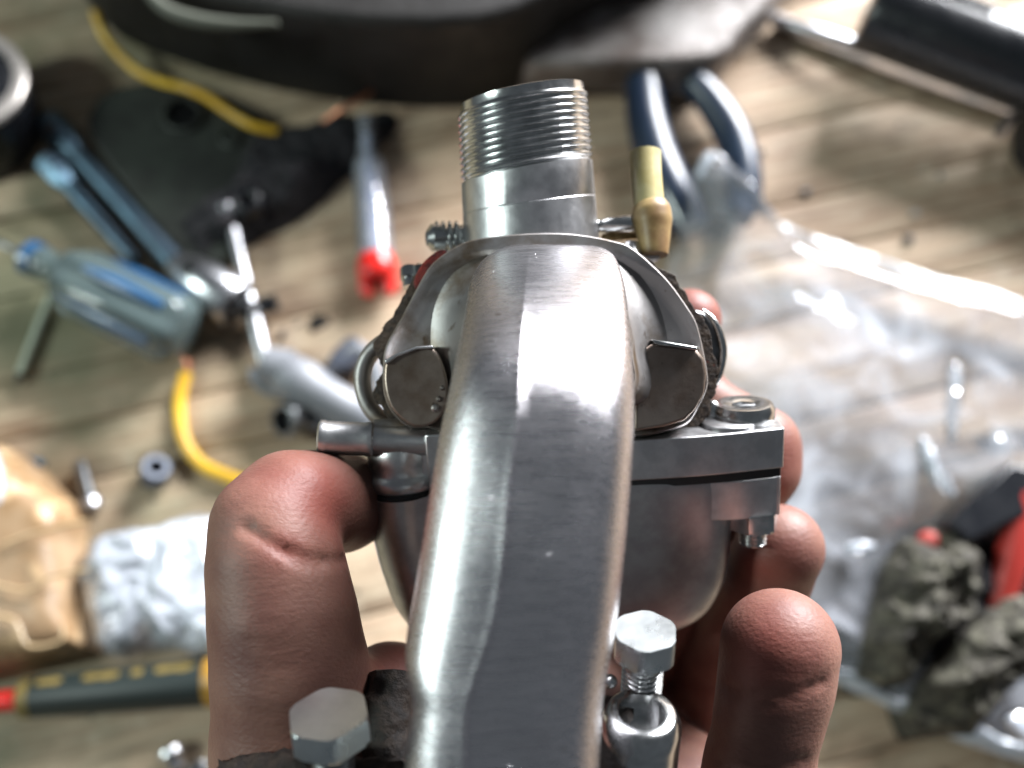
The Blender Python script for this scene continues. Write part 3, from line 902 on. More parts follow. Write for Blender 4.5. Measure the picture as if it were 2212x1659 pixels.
# redness of the skin, gathered at the pads and knuckle folds
tips = [(hp_(700, 1060, 150, 0), 8.5), (hp_(1640, 1420, 143, 0), 6.5), (hp_(1640, 1230, 173, 0), 6), (hp_(1640, 1000, 188, 0), 7), (hp_(1495, 690, 197, 0), 7), (hp_(620, 1190, 144, 0), 4), (hp_(850, 1490, 165, 0), 10)]
red = np.zeros(len(hv))
for c, r in tips:
    d = np.linalg.norm(hv * 1000 - c[:3], axis=1)
    red = np.maximum(red, np.exp(-(d / r) ** 2))
at = me.attributes.new('flush', 'FLOAT', 'POINT')
at.data.foreach_set('value', red.astype(np.float32))
def skin_mat():
    m = mat('skin', (0.50, 0.27, 0.19), 0.5, bump=0.00010, bscale=1100, bstretch=(1, 1.6, 1), sss=0.2, sssr=(0.002,), spec=0.4)
    nt = m.node_tree; N = nt.nodes; L = nt.links; b = N['Principled BSDF']
    a = N.new('ShaderNodeAttribute'); a.attribute_name = 'flush'
    tc = N.new('ShaderNodeTexCoord'); n = N.new('ShaderNodeTexNoise'); n.inputs['Scale'].default_value = 110; n.inputs['Detail'].default_value = 5
    L.new(tc.outputs['Object'], n.inputs['Vector'])
    r = N.new('ShaderNodeMapRange'); r.inputs['From Min'].default_value = .35; r.inputs['From Max'].default_value = .7
    L.new(n.outputs['Fac'], r.inputs['Value'])
    x1 = N.new('ShaderNodeMix'); x1.data_type = 'RGBA'
    x1.inputs['A'].default_value = (0.25, 0.128, 0.098, 1); x1.inputs['B'].default_value = (0.165, 0.070, 0.056, 1)
    L.new(r.outputs[0], x1.inputs['Factor'])
    x2 = N.new('ShaderNodeMix'); x2.data_type = 'RGBA'; x2.inputs['B'].default_value = (0.29, 0.06, 0.045, 1)
    L.new(x1.outputs['Result'], x2.inputs['A'])
    mu = N.new('ShaderNodeMath'); mu.operation = 'MULTIPLY'; mu.inputs[1].default_value = 0.6
    wv = N.new('ShaderNodeTexWave'); wv.wave_type = 'RINGS'; wv.inputs['Scale'].default_value = 300; wv.inputs['Distortion'].default_value = 9; wv.inputs['Detail'].default_value = 2; wv.inputs['Detail Scale'].default_value = 0.6
    L.new(tc.outputs['Object'], wv.inputs['Vector'])
    vo = N.new('ShaderNodeTexVoronoi'); vo.feature = 'DISTANCE_TO_EDGE'; vo.inputs['Scale'].default_value = 900; L.new(tc.outputs['Object'], vo.inputs['Vector'])
    prev = b.inputs['Normal'].links[0].from_socket
    bw = N.new('ShaderNodeBump'); bw.inputs['Distance'].default_value = 0.000012; L.new(wv.outputs['Fac'], bw.inputs['Height']); L.new(prev, bw.inputs['Normal'])
    bv = N.new('ShaderNodeBump'); bv.inputs['Distance'].default_value = 0.00004; L.new(vo.outputs['Distance'], bv.inputs['Height']); L.new(bw.outputs[0], bv.inputs['Normal'])
    L.new(bv.outputs[0], b.inputs['Normal'])
    L.new(a.outputs['Fac'], mu.inputs[0]); L.new(mu.outputs[0], x2.inputs['Factor'])
    L.new(x2.outputs['Result'], b.inputs['Base Color'])
    return m
M['skin'] = skin_mat()
M['nail'] = mat('nail', (0.62, 0.42, 0.33), 0.25, coat=0.3, sss=0.3, sssr=(0.001,))
me.materials.append(M['skin'])
hand = bpy.data.objects.new('hand', me); C.objects.link(hand); hand.parent = person
# nails seen edge-on at the right of two fingertips
def nail(chain_, x, y, D, w_, l_, yaw, pitch):
    c = P(x, y, D)
    V, F = [], []
    rot = Matrix.Rotation(R(yaw), 3, 'Z') @ Matrix.Rotation(R(pitch), 3, 'Y')
    nu, nv = 14, 12
    for s_ in (0, 1):
        for i in range(nu + 1):
            for j in range(nv + 1):
                u = -1 + 2 * i / nu; v_ = -1 + 2 * j / nv
                wv = w_ * (1 - 0.12 * max(0, v_) ** 3)
                endl = l_ * (1 - 0.16 * u * u if v_ > 0 else 1 - .22 * u * u)
                an = u * 1.0
                p = Vector((math.sin(an) * wv, v_ * endl, (math.cos(an) - 1) * wv * .9 - .0016 * v_ * v_ - (0.00045 if s_ else 0)))
                V.append(c + rot @ p)
    m = (nu + 1) * (nv + 1)
    for i in range(nu):
        for j in range(nv):
            a_ = i * (nv + 1) + j
            q = (a_, a_ + 1, a_ + nv + 2, a_ + nv + 1)
            F.append(q); F.append(tuple(k + m for k in reversed(q)))
    return V, F
mk('fingernail', cam2w(nail(mid_f, 1766, 1205, 178.0, .0058, .0050, -8, 68)), M['nail'], person, angle=60)
mk('fingernail', cam2w(nail(ring_f, 1802, 1432, 150, .0060, .0052, -4, 78)), M['nail'], person, angle=60)

# ================================================================== WORKBENCH
def wood_mat():
    m = bpy.data.materials.new('weathered_wood'); m.use_nodes = True
    nt = m.node_tree; N = nt.nodes; L = nt.links; b = N['Principled BSDF']
    geo = N.new('ShaderNodeNewGeometry'); oi = N.new('ShaderNodeObjectInfo')
    ad = N.new('ShaderNodeVectorMath'); ad.operation = 'ADD'
    sc = N.new('ShaderNodeVectorMath'); sc.operation = 'SCALE'; sc.inputs['Scale'].default_value = 3.0
    cb = N.new('ShaderNodeCombineXYZ'); L.new(oi.outputs['Random'], cb.inputs[0]); L.new(oi.outputs['Random'], cb.inputs[2])
    L.new(cb.outputs[0], sc.inputs[0]); L.new(geo.outputs['Position'], ad.inputs[0]); L.new(sc.outputs[0], ad.inputs[1])
    rotm = N.new('ShaderNodeMapping'); rotm.inputs['Rotation'].default_value = (0, 0, R(-14)); L.new(ad.outputs[0], rotm.inputs['Vector'])
    def noise(scale, stretch, det=6, src=rotm.outputs[0], rough=.6):
        mp = N.new('ShaderNodeMapping'); mp.inputs['Scale'].default_value = stretch; L.new(src, mp.inputs['Vector'])
        n = N.new('ShaderNodeTexNoise'); n.inputs['Scale'].default_value = scale; n.inputs['Detail'].default_value = det; n.inputs['Roughness'].default_value = rough
        L.new(mp.outputs[0], n.inputs['Vector']); return n.outputs['Fac']
    def rng(s, a, c, lo=0, hi=1):
        r = N.new('ShaderNodeMapRange'); r.inputs['From Min'].default_value = a; r.inputs['From Max'].default_value = c
        r.inputs['To Min'].default_value = lo; r.inputs['To Max'].default_value = hi; L.new(s, r.inputs['Value']); return r.outputs[0]
    def mix(f, A, B):
        x = N.new('ShaderNodeMix'); x.data_type = 'RGBA'
        if isinstance(A, tuple): x.inputs['A'].default_value = (*A, 1)
        else: L.new(A, x.inputs['A'])
        if isinstance(B, tuple): x.inputs['B'].default_value = (*B, 1)
        else: L.new(B, x.inputs['B'])
        L.new(f, x.inputs['Factor']); return x.outputs['Result']
    g1 = noise(70, (0.25, 2.2, 1)); g2 = noise(45, (0.12, 1.6, 1), 8); g3 = noise(230, (0.12, 1.5, 1), 3)
    c = mix(rng(g2, .38, .62), (0.60, 0.445, 0.31), (0.35, 0.235, 0.155))
    c = mix(rng(g3, .45, .75), c, (0.62, 0.51, 0.37))
    c = mix(rng(g1, .55, .72, 0, .7), c, (0.17, 0.11, 0.07))
    # blotches of old oil, grey scuffs; green stains mixed with painted shade at left
    s1 = noise(14, (1, 1.4, 1), 6, geo.outputs['Position']); c = mix(rng(s1, .56, .74, 0, .75), c, (0.13, 0.08, 0.045))
    s4 = noise(38, (1, 1, 1), 6, geo.outputs['Position'], .7); c = mix(rng(s4, .56, .70, 0, .5), c, (0.20, 0.15, 0.10)); c = mix(rng(s4, .44, .30, 0, .5), c, (0.66, 0.58, 0.46))
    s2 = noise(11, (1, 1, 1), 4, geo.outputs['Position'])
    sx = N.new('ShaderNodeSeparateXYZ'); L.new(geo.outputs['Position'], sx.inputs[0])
    left = rng(sx.outputs[0], -0.06, -0.20)  # left-side shade put into the wood colour, broken up as green stains
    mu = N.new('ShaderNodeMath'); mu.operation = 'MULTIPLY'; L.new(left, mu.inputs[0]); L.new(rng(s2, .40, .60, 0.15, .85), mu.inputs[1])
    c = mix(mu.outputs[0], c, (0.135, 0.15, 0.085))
    s3 = noise(130, (1, 1, 1), 2, geo.outputs['Position']); c = mix(rng(s3, .70, .74), c, (0.04, 0.04, 0.04))
    L.new(c, b.inputs['Base Color'])
    b.inputs['Roughness'].default_value = 0.62
    b.inputs['Specular IOR Level'].default_value = 0.35
    bp = N.new('ShaderNodeBump'); bp.inputs['Distance'].default_value = 0.0009; L.new(g1, bp.inputs['Height'])
    b2 = N.new('ShaderNodeBump'); b2.inputs['Distance'].default_value = 0.0005; L.new(g3, b2.inputs['Height']); L.new(bp.outputs[0], b2.inputs['Normal'])
    L.new(b2.outputs[0], b.inputs['Normal'])
    return m
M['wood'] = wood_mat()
M['under'] = mat('dark_underside', (0.03, 0.022, 0.015), 0.8)
bench = empty('workbench', (0, 0, 0)); bench['kind'] = 'structure'
ang = R(14)
dx = Vector((math.cos(ang), math.sin(ang), 0)); dy = Vector((-math.sin(ang), math.cos(ang), 0))
pos = -0.42; rr = random.Random(5)
while pos < 0.95:
    wd = rr.choice((.026, .034, .048, .040, .022)); gap = rr.uniform(.0002, .0008)
    h = rr.uniform(-.0003, 0)
    x0 = -0.9; x1 = 1.0
    nseg = 40
    V, F = [], []
    prof = [(0, -.012), (0, h - .0012), (.0004, h - .0004), (.0012, h), (wd * .5, h + 0.0001), (wd - .0012, h), (wd - .0004, h - .0004), (wd, h - .0012), (wd, -.012)]
    for i in range(nseg + 1):
        u = x0 + (x1 - x0) * i / nseg
        for q, z in prof:
            p = dx * u + dy * (pos + q + 0.0006 * mnoise.noise(Vector((u * 14, pos * 50 + (q > .5 * wd) * 9, 0))) * (1 if q < .002 or q > wd - .002 else 0))
            V.append(Vector((p.x, p.y, z)))
    m_ = len(prof)
    for i in range(nseg):
        for k in range(m_ - 1):
            F.append((i * m_ + k, i * m_ + k + 1, (i + 1) * m_ + k + 1, (i + 1) * m_ + k))
        F.append((i * m_ + m_ - 1, i * m_, (i + 1) * m_, (i + 1) * m_ + m_ - 1))
    F.append(tuple(range(m_))); F.append(tuple(nseg * m_ + k for k in range(m_))[::-1])
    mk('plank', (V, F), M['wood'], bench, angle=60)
    pos += wd + gap
q = [dx * -0.95 + dy * -0.45, dx * 1.05 + dy * -0.45, dx * 1.05 + dy * 1.0, dx * -0.95 + dy * 1.0]
mk('underlay', slab([Vector((p.x, p.y, -.0085)) for p in q], [Vector((p.x, p.y, -.014)) for p in q]), M['under'], bench, smooth=False)

# ================================================================== THINGS ON THE BENCH
M['blackplastic'] = mat('black_plastic', (0.012, 0.013, 0.016), 0.28, rvar=0.1, bump=0.0001, bscale=300)
M['casing'] = mat('oily_casing', (0.016, 0.014, 0.013), 0.6, 0.1, var=(0.007, 0.006, 0.005), vscale=25, rvar=0.15, bump=0.0004, bscale=160)
M['casinggrey'] = mat('bare_grey_casing', (0.30, 0.28, 0.27), 0.5, 0.35, var=(0.10, 0.08, 0.07), vscale=30, rvar=0.12, bump=0.0004, bscale=220)
M['olive'] = mat('olive_plate', (0.045, 0.052, 0.043), 0.5, 0.3, var=(0.028, 0.03, 0.026), vscale=60, rvar=0.1, bump=0.0003, bscale=300)
M['rag'] = mat('black_rag', (0.014, 0.014, 0.017), 0.9, var=(0.03, 0.027, 0.03), vscale=150, bump=0.0015, bscale=500)
M['yellow'] = mat('yellow_insulation', (0.80, 0.50, 0.03), 0.35, var=(0.66, 0.38, 0.03), vscale=60)
M['copper'] = mat('bare_copper', (0.70, 0.30, 0.18), 0.35, 1)
M['blue'] = mat('blue_plastic', (0.010, 0.020, 0.042), 0.36, var=(0.016, 0.03, 0.055), vscale=40, coat=0.3)
M['bluemetal'] = mat('chromed_spanner', (0.11, 0.18, 0.24), 0.45, 1, var=(0.07, 0.10, 0.13), vscale=40, rvar=0.08)
M['chrome'] = mat('worn_chrome', (0.62, 0.63, 0.66), 0.33, 1, var=(0.36, 0.36, 0.38), vscale=70, rvar=0.08)
M['greyplastic'] = mat('grey_cast_part', (0.24, 0.25, 0.27), 0.55, 0.2, var=(0.19, 0.20, 0.22), vscale=80, rvar=0.08)
M['red'] = mat('red_plastic', (0.75, 0.02, 0.015), 0.3, coat=0.3, sss=0.2, sssr=(0.002,))
M['dullred'] = mat('dull_red_rubber', (0.42, 0.06, 0.05), 0.5)
M['tubered'] = mat('faded_red_plastic', (0.48, 0.045, 0.035), 0.42)
M['clear'] = mat('clear_plastic', (0.88, 0.89, 0.95), 0.10, trans=0.92, ior=1.35, spec=0.8)
M['tubeplastic'] = 0
M['tape'] = mat('brown_parcel_tape', (0.33, 0.23, 0.14), 0.48, var=(0.25, 0.15, 0.07), vscale=30, vlo=.42, vhi=.62, bump=0.0004, bscale=55, coat=0.1,
               spots=(0.60, 0.42, 0.24), sscale=50, slo=0.55, shi=0.66)
M['penbody'] = mat('dark_green_barrel', (0.016, 0.023, 0.022), 0.5)
M['yellowprint'] = mat('yellow_marking', (0.15, 0.11, 0.03), 0.6)
M['white'] = mat('pale_rod', (0.55, 0.62, 0.50), 0.35)
M['moss'] = mat('weathered_bark', (0.095, 0.088, 0.066), 0.8, var=(0.035, 0.031, 0.026), vscale=190, bump=0.002, bscale=260, spots=(0.21, 0.20, 0.15), sscale=120, slo=.54, shi=.74, detail=8)
M['handleclear'] = mat('translucent_handle', (0.20, 0.27, 0.27), 0.16, trans=0.6, ior=1.3, coat=0.5)
M['handleblue'] = mat('blue_handle_stripe', (0.025, 0.09, 0.20), 0.25, coat=0.3)
M['nutmetal'] = mat('nut_metal', (0.09, 0.10, 0.12), 0.5, 0.8)
M['ring'] = mat('pale_ring', (0.42, 0.39, 0.36), 0.35, 0.5)

def film_mat(name, tint, haze, rough=0.16, bump=0.0012, bs=60, lo=.35, hi=.7, hmax=0.5):
    """thin crinkled polythene: mostly clear, milky in the folds, glossy"""
    m = bpy.data.materials.new(name); m.use_nodes = True
    nt = m.node_tree; N = nt.nodes; L = nt.links; b = N['Principled BSDF']; out = N['Material Output']
    b.inputs['Base Color'].default_value = (*tint, 1); b.inputs['Roughness'].default_value = rough
    b.inputs['Specular IOR Level'].default_value = 0.8
    tr = N.new('ShaderNodeBsdfTransparent'); tr.inputs[0].default_value = (0.95, 0.96, 0.98, 1)
    mixs = N.new('ShaderNodeMixShader')
    tc = N.new('ShaderNodeTexCoord'); n = N.new('ShaderNodeTexNoise'); n.inputs['Scale'].default_value = bs; n.inputs['Detail'].default_value = 4
    n.inputs['Distortion'].default_value = 1.0
    L.new(tc.outputs['Object'], n.inputs['Vector'])
    r = N.new('ShaderNodeMapRange'); r.inputs['From Min'].default_value = lo; r.inputs['From Max'].default_value = hi
    r.inputs['To Min'].default_value = haze; r.inputs['To Max'].default_value = hmax
    L.new(n.outputs['Fac'], r.inputs['Value'])
    gl = N.new('ShaderNodeBsdfGlossy'); gl.inputs['Roughness'].default_value = rough * .8
    bp = N.new('ShaderNodeBump'); bp.inputs['Distance'].default_value = bump; L.new(n.outputs['Fac'], bp.inputs['Height'])
    L.new(bp.outputs[0], b.inputs['Normal']); L.new(bp.outputs[0], gl.inputs['Normal'])
    fr = N.new('ShaderNodeFresnel'); fr.inputs['IOR'].default_value = 1.5; L.new(bp.outputs[0], fr.inputs['Normal'])
    m1 = N.new('ShaderNodeMixShader'); L.new(r.outputs[0], m1.inputs[0]); L.new(tr.outputs[0], m1.inputs[1]); L.new(b.outputs[0], m1.inputs[2])
    mf = N.new('ShaderNodeMath'); mf.operation = 'MULTIPLY'; mf.inputs[1].default_value = 1.1; mf.use_clamp = True; L.new(fr.outputs[0], mf.inputs[0])
    L.new(mf.outputs[0], mixs.inputs[0]); L.new(m1.outputs[0], mixs.inputs[1]); L.new(gl.outputs[0], mixs.inputs[2])
    L.new(mixs.outputs[0], out.inputs['Surface'])
    return m
M['tubeplastic'] = film_mat('clear_tube_plastic', (0.80, 0.83, 0.92), 0.22, rough=0.07, bump=0.00005, bs=80, hmax=0.40)
M['film'] = film_mat('polythene_film', (0.80, 0.84, 0.92), 0.15, rough=0.13, bump=0.0015, bs=42, lo=.40, hi=.70, hmax=0.48)
M['hem'] = film_mat('folded_polythene', (0.95, 0.96, 0.98), 0.75, hmax=0.98)
M['wrap'] = film_mat('crinkled_wrap', (0.80, 0.86, 0.95), 0.40, rough=0.25, bump=0.0018, bs=45, lo=.4, hi=.6, hmax=0.62)

def thing(name, label, cat, x, y, z=0, group=None):
    o = empty(name, G(x, y, z)); tag(o, label, cat, group); return o
def rod(x0, y0, x1, y1, r, h0=None, h1=None):
    """end points on the bench resting at radius height unless given"""
    a = G(x0, y0, r if h0 is None else h0); b = G(x1, y1, r if h1 is None else h1)
    return a, b

# ---- engine casing across the top
t = thing('engine_casing', 'large black oily engine casing lying across the top of the bench', 'engine part', 900, 60)
base = [(150, -260), (170, -60), (205, 30), (270, 92), (360, 130), (470, 168), (620, 205), (800, 232), (1000, 236), (1130, 205), (1250, 120), (1400, 60), (1500, 20), (1580, -50), (1660, -110), (1760, -140), (1780, -300)]
mk('casing_body', gprism(base, 0, .060, 3, .035), M['casing'], t, bevel=.004, seg=4, angle=50)
inner = [(300, -330), (330, -190), (420, -110), (560, -70), (760, -50), (1000, -40), (1250, -44), (1480, -60), (1600, -120), (1640, -220), (1640, -330)]
mk('casing_cover', gprism(inner, .056, .074, 3, .03), M['casing'], t, bevel=.004, seg=4, angle=50)
led = [(1130, 80), (1250, 60), (1400, 20), (1480, -20), (1560, -90), (1640, -150), (1720, -190), (1785, -160), (1712, -10), (1650, 72), (1580, 142), (1528, 204), (1380, 216), (1200, 216), (1110, 208)]
mk('casing_flange', gprism(led, 0.004, .026, 2, .04), M['casinggrey'], t, bevel=.003, seg=3, angle=50)
rm = spline([G(300, -60, .0615), G(318, -20, .0615), (G(362, 22, .0615)), G(430, 44, .0615), G(510, 52, .0615), G(600, 50, .0615)], 8)
mk('cover_rim', tube(rm, [.0010 + .0020 * math.sin(math.pi * (i + 1) / (len(rm) + 1)) for i in range(len(rm))], 14), mat('dull_rim', (0.09, 0.095, 0.075), .6), t, angle=60)

# ---- black round pot at the left edge
t = thing('lidded_pot', 'round black pot with a pale rim ring, cut off by the left edge', 'pot', -30, 250)
c = G(-40, 290, 0); ax_ = Vector((.16, .12, 1)).normalized()
mk('pot_body', lathe(c, c + ax_, [(0, .026), (.002, .029), (.030, .031), (.034, .0305)], 64), M['blackplastic'], t, angle=40)
mk('rim_ring', lathe(c + ax_ * .034, c + ax_ * .04, [(0, .0295), (.0005, .0312), (.003, .0312), (.004, .0300), (.004, .0255), (.002, .0250)], 64, False, False), M['ring'], t, angle=40)
mk('lid', lathe(c + ax_ * .032, c + ax_ * .04, [(0, .026), (.0045, .0256), (.006, .0225), (.005, .018), (.009, .014), (.011, .008), (.0112, .001)], 64), M['blackplastic'], t, angle=50)

# ---- olive plate with a bored boss
t = thing('metal_plate', 'dark olive metal plate with a round bored hole, under the yellow wire', 'plate', 400, 340)
pl = [(232, 232), (300, 205), (388, 196), (470, 225), (560, 262), (590, 330), (540, 470), (520, 560), (450, 600), (372, 540), (300, 440), (238, 360), (205, 290)]
mk('plate_body', gprism(pl, 0, .009, 3, .01), M['olive'], t, bevel=.0012, seg=3, angle=50)
c = G(398, 252, .0085)
mk('bore_ring', lathe(c, c + Vector((0, 0, 1)), [(0, .0105), (.0030, .0100), (.0036, .0090), (.0032, .0078), (-.0, .0074)], 40, False, False), M['olive'], t, angle=60)
mk('bore_plug', lathe(c, c + Vector((0, 0, 1)), [(0, .0076), (.0004, .0076), (.0005, .007)], 32), M['rubber'], t)
c = G(500, 300, .0085)
mk('small_boss', lathe(c, c + Vector((0, 0, 1)), [(0, .006), (.0016, .0055), (.0022, .0042), (.0004, .0035)], 28), M['olive'], t, angle=60)

# ---- black rag
tag(mk('oily_rag', mound([(470, 420), (560, 300), (680, 262), (770, 250), (840, 240), (860, 270), (820, 320), (750, 385), (690, 445), (620, 490), (560, 520), (500, 560), (430, 590), (372, 590), (330, 555), (390, 490)], .016, .006, 55, seed=2), M['rag'], angle=180),
    'crumpled black oily rag between the olive plate and the clear tube', 'rag')

# ---- yellow wires
wpts = spline([G(205, 25, .02), G(225, 75, .016), G(258, 118, .012), G(300, 155, .010), (G(350, 178, .009)), G(405, 192, .009), G(450, 212, .011), G(500, 246, .012), G(548, 272, .012), G(600, 285, .010)], 8)
tag(mk('wire', tube(wpts, .0022, 12), M['yellow'], angle=60), 'long yellow insulated wire running out from under the engine casing over the olive plate', 'wire')
wpts = spline([G(800, 198, .014), G(770, 218, .018), G(738, 236, .018), G(700, 262, .012)], 6)
tag(mk('wire', tube(wpts, .0013, 10), M['copper'], angle=60), 'short thin orange wire on the dark rag below the casing', 'wire')
t = thing('wire_offcut', 'bent yellow wire piece with a bare copper end, left of the thumb', 'wire', 400, 900)
wpts = spline([G(402, 806, .003), G(390, 850, .003), G(388, 900, .003), G(400, 955, .003), G(432, 1000, .003), G(480, 1025, .003), G(540, 1045, .003), G(600, 1050, .003)], 8)
mk('insulation', tube(wpts, .0027, 14), M['yellow'], t, angle=60)
for k in range(5):
    o1 = Vector((random.uniform(-.0012, .0012), random.uniform(-.001, .001), random.uniform(0, .001)))
    mk('strand', tube(spline([G(403, 812, .003) + o1 * .4, G(410, 790, .003) + o1, G(412 + k * 2 - 3, 770 + k * 3, .003) + o1 * 1.8], 4), .0005, 6), M['copper'], t, angle=60)

# ---- clear tube with red cap
t = thing('clear_tube', 'clear plastic tube with a red end cap lying left of the threaded spout', 'tube', 805, 440)
RZ = .0080
a, b = G(813, 560, RZ), G(797, 350, RZ); u = (b - a).normalized(); Lc = (b - a).length
mk('tube_wall', lathe(a, b, [(0, .0080), (Lc * .9, .0077), (Lc, .0070), (Lc * 1.05, .0050), (Lc * 1.2, .0042), (Lc * 1.36, .0042)], 40, False, False), M['tubeplastic'], t, angle=60)
mk('inner_stem', lathe(a + Vector((0, 0, -.001)), b, [(Lc * .1, .0030), (Lc * 1.0, .0032), (Lc * 1.02, .002), (Lc * 1.3, .002)], 24), mat('bluish_stem', (0.30, 0.36, 0.58), 0.35), t, angle=40)
mk('tube_tip', lathe(b + u * Lc * .34, b + u, [(0, .0046), (.004, .0050), (.0065, .0044), (.008, .0022)], 24), M['tubeplastic'], t, angle=60)
mk('end_cap', lathe(a - u * .0115, a, [(0, .0052), (.0010, .0078), (.0035, .0088), (.0085, .0088), (.0120, .0080), (.0145, .0074)], 36, False, True), M['red'], t, angle=60)
for sgn in (-1, 1):
    side = u.cross(Vector((0, 0, 1))).normalized() * sgn
    mk('cap_prong', tube([a - u * .010 + side * .0050, a - u * .0145 + side * .0052, a - u * .0175 + side * .0045], [.0036, .0034, .0022], 14), M['red'], t, angle=60)

# ---- spanners
t = thing('box_spanner', 'long blue-tinted box spanner with a chromed hollow socket end', 'spanner', 320, 450)
a, b = G(165, 330, .008), G(385, 575, .009); u = (b - a).normalized()
side = u.cross(Vector((0, 0, 1))).normalized()
mk('shaft', tube([a - u * .004, a + (b - a) * .5, b + u * .002], [.0042, .0045, .0055], 16), M['bluemetal'], t, angle=60)
hA = lathe(a - u * .024, a, [(0, .0055), (.002, .0075), (.012, .0078), (.020, .0062), (.026, .0045)], 28)
mk('socket_end', hA, M['bluemetal'], t, angle=50)
c = a - u * .013 + Vector((0, 0, .0074)) + side * .002
mk('socket_hole', lathe(c, c + Vector((0, 0, 1)) + side * .2, [(-.001, .0036), (.0006, .0036), (.0007, .003)], 24), M['rubber'], t)
e = G(515, 660, .0105)
Le = (e - b).length; ue = (e - b).normalized()
mk('socket_end', lathe(b, e, [(-.002, .0058), (.006, .0088), (.014, .0104), (Le * .98, .0112), (Le, .0106), (Le, .0088), (Le - .010, .0085)], 40), M['chrome'], t, angle=45)
c = b + ue * .0115 + Vector((-.001, 0, .0088)) - side * .001
mk('cross_hole', lathe(c, c + Vector((-.15, -.1, 1)), [(-.002, .0042), (.0014, .0042), (.0015, .0036)], 24), M['rubber'], t)
mk('socket_mouth', lathe(e - ue * .003, e, [(0, .0087), (.0034, .0087)], 32), M['rubber'], t)
t = thing('spanner', 'short pale blue metal spanner lying left of the long box spanner', 'spanner', 200, 440)
a, b = G(100, 345, .006), G(295, 565, .005); u = (b - a).normalized()
mk('shaft', tube([a + u * .018, (a + b) / 2, b], [.0040, .0042, .0034], 14), M['bluemetal'], t, angle=60)
mk('jaw', lathe(a, b, [(0, .0052), (.002, .0066), (.012, .0066), (.018, .0050), (.021, .0038)], 6), M['bluemetal'], t, bevel=.0006, angle=30)

# ---- blue handled screwdriver
t = thing('screwdriver', 'screwdriver with a thick translucent blue handle on the left of the bench', 'screwdriver', 250, 660)
a, b = G(138, 592, .0165), G(402, 722, .0165); u = (b - a).normalized(); Lh = (b - a).length
def fluted(a, b, prof, n, depth, seg=72):
    v, f = lathe(a, b, prof, seg)
    t = (b - a).normalized(); out = []
    for i, p in enumerate(v):
        k = i % seg; j = i // seg
        ctr = a + t * (p - a).dot(t)
        fr_ = 1 - depth * (0.5 + 0.5 * math.cos(n * 2 * math.pi * k / seg)) * (1 if 0 < j < len(prof) - 1 else .2)
        out.append(ctr + (p - ctr) * fr_)
    return out, f
mk('handle', fluted(a, b, [(0, .010), (.003, .0140), (.010, .0158), (Lh * .5, .0160), (Lh - .006, .0162), (Lh - .001, .0135), (Lh + .0005, .010)], 6, .13), M['handleclear'], t, angle=60)
side = u.cross(Vector((0, 0, 1))).normalized()
for ang_ in (18, -52, 80):
    d = (Vector((0, 0, 1)) * math.cos(R(ang_)) - side * math.sin(R(ang_)))
    mk('grip_stripe', tube([a + u * .008 + d * .0128, (a + b) / 2 + d * .0130, b - u * .008 + d * .0130], [.0015, .0037, .0030], 14, flat=1), M['handleblue'], t, angle=60)
mk('neck', lathe(a - u * .014, a, [(0, .0068), (.004, .0078), (.006, .0070), (.011, .0072), (.0145, .010)], 32), M['handleclear'], t, angle=50)
mk('collar', lathe(a - u * .019, a, [(0, .006), (.0008, .0080), (.0045, .0080), (.0055, .0068)], 32), M['handleblue'], t, angle=40)
mk('blade', tube([a - u * .018, a - u * .085], .0016, 12), M['darksteel'], t, angle=60)

# ---- pale rod
t = thing('pale_rod', 'thin pale rod lying under the neck of the blue screwdriver', 'rod', 80, 720)
a, b = G(118, 620, .0026), G(44, 808, .0026)
mk('shaft', tube([a, b], .0019, 14), M['white'], t, angle=60)
mk('dark_tip', tube([b, b + (b - a).normalized() * .004], [.0017, .0010], 12), M['rubber'], t, angle=60)

# ---- thin silver screwdriver with black collars
t = thing('slim_tool', 'slim silver rod tool with a black end nut and black collar', 'tool', 535, 640)
a, b = G(498, 470, .011), G(576, 800, .006); u = (b - a).normalized(); La = (b - a).length
mk('rod', tube([a, a + u * La * .6], .0026, 14), M['chrome'], t, angle=60)
mk('thick_rod', tube([a + u * La * .64, b], [.0036, .0034], 16), M['chrome'], t, angle=60)
mk('collar', lathe(a + u * La * .59, b, [(0, .004), (.001, .0056), (.005, .0056), (.006, .004)], 6), M['blackplastic'], t, bevel=.0004, angle=30)
mk('arm', tube([a + u * La * .61, a + u * La * .61 + Vector((.011, .003, .001))], [.0036, .0042], 14), M['blackplastic'], t, angle=50)
mk('arm', tube([a + u * La * .61, a + u * La * .61 + Vector((-.020, .001, .001))], [.0040, .0048], 14), M['darksteel'], t, angle=50)
hh = a + Vector((.002, .002, 0))
mk('end_nut', lathe(hh + Vector((.006, .004, -.007)), hh + Vector((.006, .004, .01)), [(0, .0076), (.011, .0076), (.013, .0066), (.013, .004), (.008, .0036)], 6), M['blackplastic'], t, bevel=.0007, angle=30)
mk('end_block', lathe(a - u * .006 + Vector((-.001, 0, 0)), b, [(0, .0036), (.001, .0046), (.006, .0046), (.008, .003)], 20), M['chrome'], t, angle=40)

